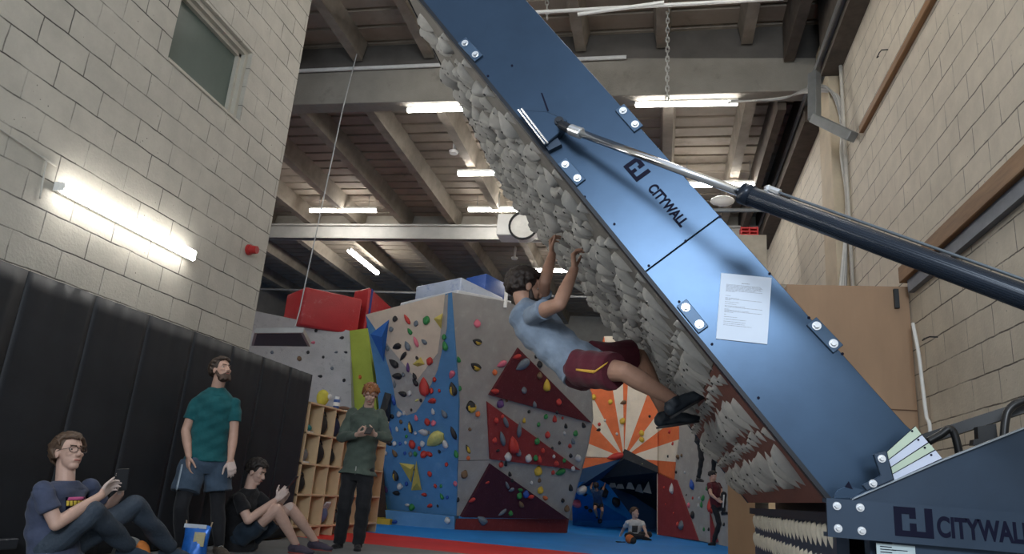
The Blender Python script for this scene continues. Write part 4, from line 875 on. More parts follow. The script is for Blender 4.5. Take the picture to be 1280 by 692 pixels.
a = P(374.5, 406, Y=12.9); b = P(447.5, 416.5, Y=13.75); zt = P(374.5, 371.5, Y=12.9).z; zt2 = P(449, 360, Y=13.75).z
b.z = a.z = min(a.z, b.z)
pad('crash_mat', 'large red crash mat lying left on top of the grey wall', a, b, (zt + zt2) / 2 - a.z, (-.75, .65, 0), M_padred)
a2 = P(455, 414, Y=13.85); a2.z = a.z; b2 = P(505, 380, Y=16.5); b2.z = a.z; zt = P(455, 358, Y=13.85).z
pad('crash_mat', 'second red crash mat with blue webbing, next to the cream panel', a2, b2, zt - a.z, (-.5, .35, 0), M_padred, (.06,))
a = P(499, 388, Y=13.0); b = P(566, 371, Y=12.62); z0 = 3.96
zl = P(566, 361, Y=12.62).z
def atz(v, z): return Vector((v.x, v.y, z))
tp = P(565, 366, Y=12.35).z
for nm, px0, px1, pz, dep, m, lab in (('wrapped_pad', 520, 577, (346, 12.9), (.75, 1.25, 0), M_padwb, 'white and blue wrapped crash pad on top of the prow wall'),):
    p1 = P(px1, pz[0], Y=pz[1]); p0 = P(px0, 357.5, Y=13.2); c = P(629, 371.5, Y=14.2); lo = min(p0.z, p1.z, c.z) - .35
    bm = BM(); top = [p0, p1, c, p0 + (c - p1)]; bt = [atz(v, lo) for v in top]; A = [bm.verts.new(v) for v in top]; B = [bm.verts.new(v) for v in bt]
    fs = [bm.faces.new(A), bm.faces.new(B[::-1])] + [bm.faces.new((A[i], A[(i + 1) % 4], B[(i + 1) % 4], B[i])) for i in range(4)]; bmesh.ops.recalc_face_normals(bm, faces=fs); bevel(bm, .03, 2)
    t = thing(nm, lab, 'crash mat', (top[0] + top[2]) / 2 - UPV * .4); obj('mat_body', bm, m, t, True)
p0 = P(500, 378, Y=13.25); p1 = P(572, 361.5, Y=12.75); c = P(640, 375.5, Y=14.2)
bm = BM(); top = [p0, p1, c, p0 + (c - p1)]; A = [bm.verts.new(v) for v in top]; B = [bm.verts.new(v - UPV * .25) for v in top]
fs = [bm.faces.new(A), bm.faces.new(B[::-1])] + [bm.faces.new((A[i], A[(i + 1) % 4], B[(i + 1) % 4], B[i])) for i in range(4)]; bmesh.ops.recalc_face_normals(bm, faces=fs); bevel(bm, .03, 2)
tag(obj('wrapped_pad', bm, speck_mat('pale_pad', (.50, .51, .52), (.25, .30, .42), .5, 3, .4), None, True), 'lower pale crash pad, its edges showing under the white and blue one', 'crash mat')
p = P(606, 372, Y=14.6); bm = BM(); q0, q1, q2, q3 = P(582, 347, Y=14.3), P(608, 341, Y=14.3), P(630, 351, Y=15.0), P(630, 374, Y=15.0)
prism(bm, [atz(q0, p.z - .12), atz(q1, p.z - .12), q1, q0], (.3, .8, 0)); bevel(bm, .03, 2); tag(obj('crash_mat', bm, M_padb, None, True), 'deep blue crash pad standing behind the white and blue one', 'crash mat')
p = P(632, 378, Y=13.2); bm = BM(); box(bm, p - Vector((.03, .03, .1)), Vector((p.x + .03, p.y + .03, P(632, 360, Y=13.2).z))); tag(obj('white_post', bm, M_white), 'short white post on the wall top behind the climber', 'post')
# platform carrying the pads
bm = BM(); qa, qb = PA.at(470, 396), PA.at(565, 368)
prism(bm, [PA.at(459, 394, -.05), PA.at(565, 367, -.05), PB.at(634, 379, -.05), PB.at(634, 379, -.05) + Vector((0, 3.0, -.05)), PA.at(459, 394, -.05) + Vector((0, 3.2, 0))], (0, 0, -.05)); bmesh.ops.translate(bm, verts=bm.verts, vec=(0, .55, -.55)); obj('top_deck', bm, M_ply, prow)

# ------------------------------------------------------------------ shoe shelf
SX, SY0, SW, SLV = -4.42, 8.82, .34, [.13, .51, .89, 1.27, 1.65]
def sxy(y, d=0.): return SX + .075 * (y - SY0) - d
shelf = thing('pigeonhole_shelf', 'pale plywood pigeonhole shelf of shoes and bags behind the man in green', 'shelf', (SX - .15, 10.0, 0))
def slab(bm, y0, y1, z0, z1, d0, d1):
    prism(bm, [(sxy(y0, d1), y0, z0), (sxy(y0, d0), y0, z0), (sxy(y1, d0), y1, z0), (sxy(y1, d1), y1, z0)], (0, 0, z1 - z0))
for i in range(8):
    y = SY0 + SW * i; bm = BM(); slab(bm, y - .009, y + .009, 0, 1.65, 0, .33); obj('divider', bm, M_birch, shelf)
for z in SLV: bm = BM(); slab(bm, SY0 - .009, SY0 + SW * 7 + .009, z - .011, z + .011, -.004, .33); obj('shelf_board', bm, M_birch, shelf)
bm = BM(); slab(bm, SY0, SY0 + SW * 7, 0, 1.65, .33, .345); obj('back_panel', bm, M_birch, shelf)
def on_shelf(x, row): 
    for k in range(60):
        y = SY0 + SW * 7 * k / 60
        if proj((sxy(y, .1), y, SLV[row] + .1))[0] >= x: break
    i = max(0, min(6, int((y - SY0) / SW))); y = SY0 + SW * (i + .5); return Vector((sxy(y, .15), y, SLV[row] + .012))
def bagshape(bm, c, r, seed):
    rn = random.Random(seed)
    for v in ball(bm, Vector(c) + UPV * r[2] * .92, r, sub=3):
        v.co += (v.co - Vector(c) - UPV * r[2]) * (.10 * math.sin(9 * v.co.y + seed) * math.cos(11 * v.co.z + 2 * seed)); v.co.z = max(v.co.z, c[2])
items = [(388, 3, 'teal_shoe', 'shoe', 'teal climbing shoe on the top tier of the pigeonhole shelf', (.01, .16, .17), (.10, .12, .06)),
         (408, 3, 'bag', 'bag', 'dark brown bag in the top tier of the pigeonhole shelf', (.03, .024, .02), (.13, .14, .15)),
         (419, 3, 'bag', 'bag', 'navy bag in the top tier beside the man in green', (.015, .02, .05), (.12, .14, .16)),
         (383, 2, 'trainer', 'shoe', 'black and white trainer in the second tier near the black mat', (.18, .18, .18), (.11, .10, .10)),
         (401, 2, 'bag', 'bag', 'larger black bag in the second tier of the pigeonhole shelf', (.012, .012, .014), (.13, .14, .15)),
         (412, 2, 'bag', 'bag', 'smaller black bag in the second tier of the pigeonhole shelf', (.014, .014, .015), (.11, .12, .11)),
         (379, 1, 'bag', 'bag', 'black bag in the third tier behind the phone of the man in black', (.014, .014, .016), (.12, .14, .13)),
         (407, 0, 'helmet', 'helmet', 'blue and white striped helmet in the lowest tier of the shelf', (.10, .14, .28), (.13, .14, .13)),
         (419, 0, 'bag', 'bag', 'dark grey bag in the lowest tier of the shelf', (.03, .035, .042), (.13, .14, .09)),
         (425, 3, 'bag', 'bag', 'black bag in the top tier hidden behind the man in green', (.015, .015, .016), (.1, .12, .1))]
for i, (x, row, nm, cat, lab, c, r) in enumerate(items):
    p = on_shelf(x, row); bm = BM(); bagshape(bm, p, r, i)
    if nm == 'bag':
        t = thing(nm, lab, cat, p); obj('bag_body', bm, M('bag_fabric_%d' % i, c, .8, var=.3, vs=12, bump=.3, bs=20), t, True)
        bm = BM(); tube(bm, [p + Vector((r[0] * .6, -.05 + .1 * k / 8, 2 * r[2] - .05 + .05 * math.sin(math.pi * k / 8))) for k in range(9)], .01, 6); obj('strap', bm, mat('strap_dark', (.02, .02, .022), .7), t)
    else:
        t = thing(nm, lab, cat, p); obj('shell' if cat == 'helmet' else 'upper', bm, M('item_%d' % i, c, .5, var=.2, vs=10), t, True)
        bm = BM()
        if cat == 'helmet': [tube(bm, [p + Vector((r[0] * 1.02 * math.cos(a_), k * .06 + r[1] * .3 * math.sin(a_), .02 + 2 * r[2] * max(0, math.cos(a_ * .9)))) for a_ in [-1.4 + .28 * j for j in range(11)]], .012, 6) for k in (-.9, 0, .9)]
        else: box(bm, p + Vector((-r[0] * .9, -r[1] * .9, 0)), p + Vector((r[0] * .95, r[1] * .9, .02)))
        obj('stripes' if cat == 'helmet' else 'sole', bm, mat('item_white', (.55, .55, .55), .5), t)
p = Vector((sxy(9.3, .12), 9.3, 1.662)); t = thing('chalk_bucket', 'yellow round chalk bag on top of the shelf beside the black mat', 'chalk bag', p)
bm = BM(); bagshape(bm, p, (.09, .095, .115), 3); obj('bag_body', bm, M('yellow_fabric', (.52, .45, .06), .7, var=.15), t, True)
bm = BM(); ball(bm, p + Vector((.085, .03, .13)), (.03, .05, .04)); obj('emblem', bm, mat('pale_patch', (.6, .6, .58), .6), t, True)
p = Vector((sxy(9.62, .08), 9.62, 1.662)); t = thing('drink_bottle', 'blue and white bottle on the shelf top beside the yellow bag', 'bottle', p); bm = BM(); cone(bm, p, p + UPV * .13, .045, n=14); obj('bottle_body', bm, mat('bottle_blue', (.04, .09, .26), .4), t, True)
bm = BM(); cone(bm, p + UPV * .13, p + UPV * .17, .03, n=14); obj('cap', bm, M_white, t); bm = BM(); cone(bm, p + UPV * .04, p + UPV * .09, .046, n=14); obj('white_band', bm, M_white, t)
p = Vector((sxy(9.95, .12), 9.95, 1.662)); t = thing('brown_shoe', 'small brown shoe on top of the shelf', 'shoe', p); bm = BM(); bagshape(bm, p, (.09, .12, .04), 5); obj('upper', bm, mat('brown_leather', (.10, .05, .03), .6), t, True)
bm = BM(); box(bm, p + Vector((-.08, -.11, 0)), p + Vector((.08, .11, .015))); obj('sole', bm, mat('item_white', (.55, .55, .55), .5), t)

# ------------------------------------------------------------------ things on the floor
c = P(244, 680, Y=5.95); c = Vector((c.x, 5.95, 0)); rt = cx.copy(); rt.z = 0; rt.normalize(); fw = Vector((-rt.y, rt.x, 0))
bag = thing('shopping_bag', 'blue shiny snack bag standing on the floor before the teal-shirted man', 'bag', c)
wb, hb = .115, .275
bm = BM(); n_ = 10; rows = []
for i in range(9):
    z = hb * i / 8; d = .075 * (1 - (i / 8) ** 2) + .006; wv = wb * (1 - .10 * math.sin(math.pi * i / 8)); rows.append([bm.verts.new(c + rt * (wv * math.cos(2 * math.pi * k / 20)) + fw * (d * math.sin(2 * math.pi * k / 20) * (1 + .12 * math.sin(k * 2.1 + i))) + UPV * (z + .008 * math.sin(k * 1.7 + i * 2)))  for k in range(20)])
for a, b in zip(rows, rows[1:]):
    for k in range(20): bm.faces.new((a[k], a[(k + 1) % 20], b[(k + 1) % 20], b[k]))
bm.faces.new(rows[0][::-1]); bm.faces.new(rows[-1]); obj('bag_body', bm, M('blue_foil', (.02, .13, .48), .3, .2, var=.25, vs=14), bag, True)
bm = BM(); obox(bm, c + rt * .045 - fw * .05 + UPV * .17, rt * .045, fw * .006, UPV * .055); obj('printed_panel', bm, speck_mat('bag_print', (.48, .42, .24), (.10, .25, .5), .7, 25), bag)
bm = BM(); obox(bm, c - rt * .02 - fw * .015 + UPV * .268, rt * .095, fw * .004, UPV * .016); obj('pale_top_edge', bm, mat('bag_white', (.5, .55, .62), .5), bag)
for s in (-1, 1):
    bm = BM(); tube(bm, [c + rt * (s * .105) + UPV * .27, c + rt * (s * .112) + UPV * .31], .006, 6); obj('handle', bm, mat('bag_handle', (.4, .3, .2), .6), bag)
c = Vector(P(163, 688, Z=0)); c = P(164, 676, Y=5.05); c.z = 0; t = thing('chalk_bucket', 'grey and orange rounded bag on the floor behind the seated man\'s shins', 'bag', c)
bm = BM(); bagshape(bm, c, (.12, .10, .12), 2); obj('bag_body', bm, mat('grey_fabric', (.20, .21, .21), .8), t, True)
bm = BM(); bagshape(bm, c + rt * .075, (.075, .08, .105), 4); obj('orange_side', bm, mat('orange_fabric', (.66, .22, .05), .8), t, True)
c = F(787, 679); t = thing('chalk_bag', 'small orange and black bag on the blue mat before the sitting boy', 'bag', c)
bm = BM(); bagshape(bm, c, (.09, .08, .085), 6); obj('bag_body', bm, mat('orange_fabric2', (.50, .15, .05), .8), t, True)
bm = BM(); bagshape(bm, c + Vector((.06, -.03, 0)), (.06, .06, .06), 7); obj('dark_flap', bm, mat('black_fabric', (.02, .02, .02), .8), t, True)
bm = BM(); tube(bm, spline([c + Vector((-.08, 0, .02)), c + Vector((-.2, -.07, .012)), c + Vector((-.25, .04, .012)), c + Vector((-.16, .08, .012))]), .009, 6); obj('strap', bm, mat('black_fabric', (.02, .02, .02), .8), t)
# ================================================================== PEOPLE
rt = Vector((cx.x, cx.y, 0)).normalized(); fw = Vector((-rt.y, rt.x, 0)); UP = UPV
def ring_loft(bm, secs, n=22, e=2.3):
    rows = []
    for c, L, Fd, a, b in secs:
        row = []
        for k in range(n):
            t = 2 * math.pi * k / n; cs, sn = math.cos(t), math.sin(t)
            row.append(bm.verts.new(c + L * (a * math.copysign(abs(cs) ** (2 / e), cs)) + Fd * (b * math.copysign(abs(sn) ** (2 / e), sn))))
        rows.append(row)
    fs = [bm.faces.new(rows[0][::-1]), bm.faces.new(rows[-1])]
    for a, b in zip(rows, rows[1:]):
        for k in range(n): fs.append(bm.faces.new((a[k], a[(k + 1) % n], b[(k + 1) % n], b[k])))
    bmesh.ops.recalc_face_normals(bm, faces=fs)
def hand(bm, W, D, N, T, curl, s=1., spread=.0, thumb_in=.35):
    """five-fingered hand: W wrist, D along the hand, N the way the palm faces, T towards the thumb"""
    D = Vector(D).normalized(); N = (Vector(N) - D * D.dot(Vector(N))).normalized(); B = D.cross(N)
    if B.dot(Vector(T)) < 0: B = -B
    for i, (o, ln, pl, r) in enumerate(((.030, .071, .086, .0088), (.010, .079, .089, .0090), (-.010, .073, .085, .0086), (-.029, .056, .078, .0078))):
        o *= s; base = W + B * (o * .62) + D * (.012 * s); k = W + B * o + D * (pl * s)
        caps(bm, base, k, .0165 * s, .0125 * s, 10)
        d = (D + B * (spread * (o / (.03 * s)))).normalized(); p = k
        for j, f in enumerate((.46, .30, .24)):
            a = curl[j] if not isinstance(curl[0], (tuple, list)) else curl[i][j]
            ca, sa = math.cos(a), math.sin(a); n2 = N - d * d.dot(N)
            n2 = n2.normalized() if n2.length > 1e-4 else -D
            # bend towards the palm
            ax = d.cross(n2).normalized(); d = (Matrix.Rotation(a, 3, ax) @ d).normalized(); N_ = (Matrix.Rotation(a, 3, ax) @ n2)
            q = p + d * (ln * s * f * 1.02); caps(bm, p, q, r * s * (1 - .08 * j), r * s * (.94 - .08 * j), 8); p = q; N = N_
        N = (Vector(N) if False else B.cross(D)); N = N if N.dot(N0_(W, D, B, T)) >= 0 else -N
    t0 = W + D * (.022 * s) + B * (.026 * s); d = (D * .62 + B * .72 + NN_[0] * thumb_in).normalized(); t1 = t0 + d * (.040 * s)
    d2 = (d + D * .45 - B * .25 + NN_[0] * thumb_in * .6).normalized(); t2 = t1 + d2 * (.034 * s); t3 = t2 + (d2 + D * .25).normalized() * (.026 * s)
    caps(bm, t0, t1, .0140 * s, .0115 * s, 10); caps(bm, t1, t2, .0108 * s, .0098 * s, 10); caps(bm, t2, t3, .0098 * s, .0082 * s, 10)
NN_ = [Vector((0, 0, 1))]
def N0_(W, D, B, T): return NN_[0]
_hand = hand
def hand(bm, W, D, N, T, curl, **k):
    Dn = Vector(D).normalized(); NN_[0] = (Vector(N) - Dn * Dn.dot(Vector(N))).normalized(); _hand(bm, W, D, N, T, curl, **k)
def decal(o, quad, m, name, parent, nx=10, ny=6, off=.004):
    """printing on cloth: a patch that follows the garment's surface"""
    me = o.data; mw = wl(o); vs = [v.co + mw for v in me.vertices]; tr = BVHTree.FromPolygons(vs, [tuple(p.vertices) for p in me.polygons])
    bm = BM(); g = {}
    for i in range(nx + 1):
        for j in range(ny + 1):
            u, v = i / nx, j / ny; q = [Vector(a) for a in quad]; p = q[0].lerp(q[1], u).lerp(q[3].lerp(q[2], u), v)
            h = tr.ray_cast(CAM, ray(p.x, p.y).normalized())
            if h[0] is not None: g[i, j] = bm.verts.new(h[0] + (CAM - h[0]).normalized() * off)
    for i in range(nx):
        for j in range(ny):
            k = [(i, j), (i + 1, j), (i + 1, j + 1), (i, j + 1)]
            if all(a in g for a in k): bm.faces.new([g[a] for a in k])
    if not bm.faces: bm.free(); print('decal missed', name); return
    bmesh.ops.recalc_face_normals(bm, faces=bm.faces)
    r = bmesh.ops.solidify(bm, geom=list(bm.faces), thickness=.002)
    return obj(name, bm, m, parent, True)
M_eye = M('eye_white', (.40, .36, .33), .25, var=.02); M_iris = M('iris', (.04, .03, .025), .2, var=.02)
def cloth(name, col, var=.2): return M(name, col, .85, var=var, vs=9, bump=.35, bs=16, spec=.2, sheen=.1)
def shoe(parent, ank, d, up, m, msole, s=1., low=True, name='shoe', vox=.007):
    up = Vector(up).normalized(); d = (Vector(d) - up * up.dot(Vector(d))).normalized(); sd = up.cross(d); R_ = Matrix((d, sd, up)).transposed(); bm = BM()
    def q(a, b, c): return ank + (d * a + sd * b + up * c) * s
    ball(bm, q(-.030, 0, -.038), Vector((.050, .036, .046)) * s, R_); ball(bm, q(.04, 0, -.042), Vector((.085, .038, .045)) * s, R_)
    ball(bm, q(.125, 0, -.058), Vector((.075, .046, .030)) * s, R_); ball(bm, q(.085, 0, -.045), Vector((.07, .040, .036)) * s, R_)
    cone(bm, q(-.008, 0, -.04), q(-.012, 0, .012), .046 * s, .043 * s, 14)
    bm = remesh(bm, vox, 2)
    for v in bm.verts:
        k = (v.co - ank).dot(up)
        if k < -.082 * s: v.co -= up * (k + .082 * s)
    o = obj(name, bm, m, parent, True)
    bm = BM(); out = []
    for k in range(20):
        t = 2 * math.pi * k / 20; a, b = math.cos(t), math.sin(t); out.append(q(.057 + .130 * a, (.036 + .005 * a) * b, -.084))
    prism(bm, out, up * (.012 * s)); obj('sole', bm, msole, o)
    bm = BM(); [tube(bm, [q(.03 + .022 * k, .024, -.004 - .012 * k), q(.038 + .022 * k, 0, .008 - .012 * k), q(.03 + .022 * k, -.024, -.004 - .012 * k)], .0035 * s, 5) for k in range(3)]; obj('laces', bm, msole, o)
    return o
def hair(bm, H, Fd, L, U, s, seed, n=110, lo=(-.42, -.12, .50), cl=.030, r=.017, size=1., drop=.2):
    rn = random.Random(seed); R_ = Matrix((Fd, L, U)).transposed()
    ball(bm, H + (Fd * -.030 + U * .040) * s, Vector((.088, .079, .084)) * s * size, R_, 3)
    i = 0
    while i < n:
        v = Vector((rn.gauss(0, 1), rn.gauss(0, 1), rn.gauss(0, 1))).normalized()
        lim = lo[0] if v.x < -.35 else (lo[0] + (lo[1] - lo[0]) * (v.x + .35) / .4 if v.x < .05 else lo[1] + (lo[2] - lo[1]) * min(1, (v.x - .05) / .33))
        if v.z < lim: continue
        p = Vector((v.x * .104 - .014, v.y * .085, v.z * .098 + .026)) * s * size
        t = Vector((-.15 - v.z * .2 + rn.gauss(0, .35), v.y * .1 + rn.gauss(0, .35), -drop + rn.gauss(0, .3))); t = (t - v * t.dot(v) * .85) * cl * s
        caps(bm, H + R_ @ p, H + R_ @ (p + t), r * s * rn.uniform(.7, 1.05), r * s * .45, 7); i += 1
def human(name, label, J, hf, hu=(0, 0, 1), sc=1., skin=None, hairm=None, hairk=None, top='tee', topm=None, bottom='shorts', botm=None, hem=.62, sleeve=.55,
          hands=None, shoes=None, vox=.006, bow=.0, belly=0., extra=None, chalk=None, beard=None, glasses=False, group=None, hem_t=-.14, leg_w=1., hs=1., hidefeet=False, cat='person'):
    J = {k: (P(v[0], v[1], Y=v[2]) if not isinstance(v, Vector) else v) for k, v in J.items()}
    hc = (J['hipL'] + J['hipR']) / 2; sp = J['neck'] - hc; U = sp.normalized(); ln = sp.length
    Lt = (J['shL'] - J['shR']); sw = Lt.length / 2; Lt = (Lt - U * Lt.dot(U)).normalized(); Lb = J['hipL'] - J['hipR']; Lb = (Lb - U * Lb.dot(U)).normalized()
    zmin = min(v.z for v in J.values()) - .08
    t = thing(name, label, cat, (hc.x, hc.y, max(0, zmin) if zmin < .3 else zmin), group)
    def sec(tt, a, b, grow=0.):
        L = Lb.lerp(Lt, max(0, min(1, tt))).normalized(); Fd = L.cross(U); c = hc + sp * tt - Fd * (bow * 4 * max(0, tt) * (1 - tt)) ; return (c, L, Fd, (a + grow) * sc, (b + grow) * sc)
    W = sw / sc
    prof = [(-.20, .150, .105), (-.05, .168, .115), (.12, .160, .108 + belly * .4), (.32, .150, .104 + belly), (.55, .160, .112 + belly * .6), (.74, .172, .115), (.86, W * .98, .095), (.94, W * .76, .078), (1.0, .072, .060)]
    # ---- body: one continuous surface
    bm = BM(); ring_loft(bm, [sec(a, b, c, -.012) for a, b, c in prof])
    Hf = Vector(hf).normalized(); Hu = Vector(hu); Hu = (Hu - Hf * Hf.dot(Hu)).normalized(); Hl = Hu.cross(Hf); H = J['head']; hsz = sc * hs; R_ = Matrix((Hf, Hl, Hu)).transposed()
    def hp(f, l, u): return H + (Hf * f + Hl * l + Hu * u) * hsz
    caps(bm, J['neck'] - U * .03 * sc, hp(-.02, 0, -.05), 0.060 * sc, .057 * sc)
    ball(bm, hp(-.012, 0, .030), Vector((.092, .073, .088)) * hsz, R_, 3); ball(bm, hp(.030, 0, -.030), Vector((.056, .058, .078)) * hsz, R_, 3)
    ball(bm, hp(.050, 0, -.090), Vector((.032, .034, .024)) * hsz, R_); caps(bm, hp(.076, 0, .012), hp(.098, 0, -.026), .0095 * hsz, .0150 * hsz, 10)
    ball(bm, hp(.094, .010, -.030), .009 * hsz); ball(bm, hp(.094, -.010, -.030), .009 * hsz)
    ball(bm, hp(.066, 0, .030), Vector((.018, .050, .012)) * hsz, R_); caps(bm, hp(.076, .017, -.060), hp(.076, -.017, -.060), .0105 * hsz, None, 8)
    for s in (-1, 1):
        ball(bm, hp(.060, .036 * s, -.020), Vector((.020, .022, .018)) * hsz, R_); ball(bm, hp(-.008, .074 * s, -.008), Vector((.022, .010, .032)) * hsz, R_)
    for s in 'RL':
        a, b, c = J['sh' + s], J['el' + s], J['wr' + s]
        caps(bm, a, a.lerp(b, .45), .049 * sc, .047 * sc); caps(bm, a.lerp(b, .40), b, .049 * sc, .040 * sc); caps(bm, b, b.lerp(c, .35), .041 * sc, .042 * sc); caps(bm, b.lerp(c, .35), c, .042 * sc, .027 * sc)
        a, b, c = J['hip' + s], J['kn' + s], J['an' + s]
        k = sc * (.74 if bottom == 'trousers' else 1.); caps(bm, a, a.lerp(b, .5), .074 * k, .072 * k); caps(bm, a.lerp(b, .5), b, .074 * k, .055 * k); caps(bm, b, b.lerp(c, .3), .054 * k, .058 * k); caps(bm, b.lerp(c, .3), c, .058 * k, .035 * k)
    hc_pts = []
    for s in 'RL':
        if hands and s in hands:
            h = hands[s]; hand(bm, J['wr' + s], h['D'], h['N'], h['T'], h.get('curl', (.25, .35, .3)), s=1.04 * sc, spread=h.get('spread', .08), thumb_in=h.get('ti', .35)); hc_pts.append((J['wr' + s], Vector(h['D']).normalized(), s))
        else: ball(bm, J['wr' + s] + (J['wr' + s] - J['el' + s]).normalized() * .06 * sc, Vector((.035, .035, .05)) * sc)
    bm = remesh(bm, vox, 2)
    if chalk:
        for f in bm.faces:
            c = f.calc_center_median()
            for wv, dv, s in hc_pts:
                if s in chalk and (c - wv).length < .24 * sc and (c - wv).dot(dv) > .02: f.material_index = 1
    body = obj('body', bm, [skin, mat('chalked_skin', (.54, .43, .385), .8, var=.18)], t, True)
    # ---- face
    if vox < .010:
        for s in (-1, 1):
            bm = BM(); e = hp(.0605, .031 * s, .008); ball(bm, e, Vector((.0115, .0130, .0068)) * hsz, R_, 2); gz = e + Hf * .0080 * hsz; ball(bm, gz, .0062 * hsz, None, 1, 1); obj('eye', bm, [M_eye, M_iris], t, True)
            bm = BM(); caps(bm, hp(.086, .014 * s, .028), hp(.076, .046 * s, .031), .0045 * hsz, .003 * hsz, 6); obj('eyebrow', bm, hairm, t, True)
        bm = BM(); caps(bm, hp(.087, .016, -.060), hp(.087, -.016, -.060), .0045 * hsz, None, 7); obj('lips', bm, mat('lips', (.36, .12, .10), .5), t, True)
    if hairk is not None:
        bm = BM(); hair(bm, H, Hf, Hl, Hu, hsz, len(label), **hairk); obj('hair', remesh(bm, max(.006, vox), 1), hairm, t, True)
    if beard:
        bm = BM(); rn = random.Random(3)
        ball(bm, hp(.034, 0, -.080), Vector((.0575, .0575, .042)) * hsz, R_, 3)
        for s in (-1, 1): caps(bm, hp(.006, .064 * s, -.016), hp(.026, .058 * s, -.066), .011 * hsz, .018 * hsz, 8); caps(bm, hp(.086, .006 * s, -.047), hp(.074, .032 * s, -.062), .0075 * hsz, .008 * hsz, 7)
        for k in range(70):
            a_ = rn.uniform(-1.5, 1.5); u = rn.uniform(-.115, -.070); p = hp(.036 + .052 * math.cos(a_), .054 * math.sin(a_), u); caps(bm, p, p - Hu * .010 * hsz, .008 * hsz, .005 * hsz, 6)
        obj('beard', remesh(bm, .006, 1), beard, t, True)
    if glasses:
        bm = BM()
        for s in (-1, 1): tube(bm, [hp(.098 - .012 * abs(math.cos(a)) * (1 if math.cos(a) > 0 else 0), s * (.034 + .025 * math.cos(a)), .004 + .021 * math.sin(a)) for a in [k * math.pi / 9 for k in range(19)]], .0026, 6); tube(bm, [hp(.088, s * .058, .010), hp(.04, s * .078, .010), hp(-.02, s * .080, .004)], .0025, 6)
        tube(bm, [hp(.100, .010, .008), hp(.103, 0, .010), hp(.100, -.010, .008)], .0025, 6); obj('glasses', bm, mat('glasses_frame', (.05, .03, .025), .3), t, True)
    # ---- top
    g = .014 if top == 'tee' else .022
    bm = BM(); pr = [(hem_t, .182 if top == 'tee' else .202, (.130 if top == 'tee' else .142) + belly * .5)] + [q for q in prof[1:8] if q[0] > hem_t + .03] + [(1.02, .068, .060)]
    ring_loft(bm, [sec(a, b, c, g if a < .9 else g * .4) for a, b, c in pr])
    for s in 'RL':
        a, b, c = J['sh' + s], J['el' + s], J['wr' + s]
        if top == 'tee':
            ball(bm, a, .060 * sc); cone(bm, a, a.lerp(b, sleeve), .060 * sc, .065 * sc, 18)
        else:
            ball(bm, a, .064 * sc); caps(bm, a, b, .064 * sc, .060 * sc); cone(bm, b, b.lerp(c, .93), .062 * sc, .044 * sc, 16); ball(bm, b.lerp(c, .5), .058 * sc)
    # creases across the garment
    bm = remesh(bm, vox * 1.15, 2); rn = random.Random(len(label)); ph = [rn.uniform(0, 6) for _ in range(3)]
    bm.normal_update()
    for v in bm.verts:
        d = v.co - hc; x, y, z = d.dot(Lt), d.dot(Lt.cross(U)), d.dot(U)
        v.co += v.normal * sc * (.0045 * math.sin(38 * z + 16 * x + 9 * y + ph[0]) + .003 * math.sin(60 * z - 34 * x + ph[1])) * (1 if z < .9 * ln else .3)
    tp = obj({'tee': 't_shirt', 'sweater': 'sweater'}[top], bm, topm, t, True)
    if top == 'sweater':
        c, L, Fd, a, b = sec(1.0, .066, .062); bm = BM(); cone(bm, c - U * .03, c + U * .045, .074 * sc, .064 * sc, 20); obj('collar', bm, topm, tp, True)
        bm = BM(); tube(bm, [c + Fd * (.058 + .052 * min(1, k / 4)) - U * (.0 + .024 * k) for k in range(7)], .004, 6); obj('zip', bm, M_dark, tp)
    # ---- bottom
    bm = BM(); ball(bm, hc - U * .06 * sc, .118 * sc); ring_loft(bm, [sec(-.24, .115, .10, .012), sec(-.12, .165, .122, .014), sec(min(.0, hem_t + .05), .168, .120, .012 if hem_t > -.1 else .004), sec(min(.12, hem_t + .10), .158, .112, -.006)])
    for s in 'RL':
        a, b, c = J['hip' + s], J['kn' + s], J['an' + s]
        if bottom == 'shorts':
            a_ = a.lerp(b, .10); ball(bm, a_, .090 * sc); e = a.lerp(b, hem); cone(bm, a_, e, .096 * sc * leg_w, .098 * sc * leg_w, 20)
        else:
            caps(bm, a.lerp(b, .10), b, .088 * sc * leg_w, .074 * sc * leg_w); cone(bm, b, c, .073 * sc * leg_w, .060 * sc * leg_w, 18); ball(bm, b.lerp(c, .35), .070 * sc * leg_w)
    bm = remesh(bm, vox * 1.15, 2); bm.normal_update()
    for v in bm.verts:
        d = v.co - hc; v.co += v.normal * sc * (.004 * math.sin(42 * d.z + 20 * d.x + ph[2]) + .003 * math.sin(30 * d.y - 44 * d.x))
    bt = obj('shorts' if bottom == 'shorts' else 'trousers', bm, botm, t, True)
    sh = []
    if shoes:
        for s in 'RL':
            q = shoes.get(s)
            if q: sh.append(shoe(t, J['an' + s], q['d'], q.get('up', (0, 0, 1)), shoes['m'], shoes['ms'], sc * shoes.get('s', 1), vox=max(.007, vox)))
    return t, body, tp, bt, J
def off(v, a=0, b=0, c=0): return v + rt * a + fw * b + UP * c
def phone(lab, c, ax, ay, m=None):
    ax = Vector(ax).normalized(); ay = Vector(ay); ay = (ay - ax * ax.dot(ay)).normalized(); az = ax.cross(ay); t = thing('mobile_phone', lab, 'phone', c)
    bm = BM(); obox(bm, c, ax * .038, ay * .076, az * .0045); bevel(bm, .0035, 2); obj('phone_body', bm, mat('phone_black', (.014, .014, .016), .3), t)
    bm = BM(); obox(bm, c + az * .0047, ax * .034, ay * .070, az * .0006); obj('screen', bm, mat('phone_glass', (.02, .022, .026), .4), t)
    bm = BM(); obox(bm, c - az * .0050 + ay * .055 + ax * .02, ax * .012, ay * .014, az * .0015); obj('camera_bump', bm, mat('phone_lens', (.03, .03, .033), .2), t)
    return t
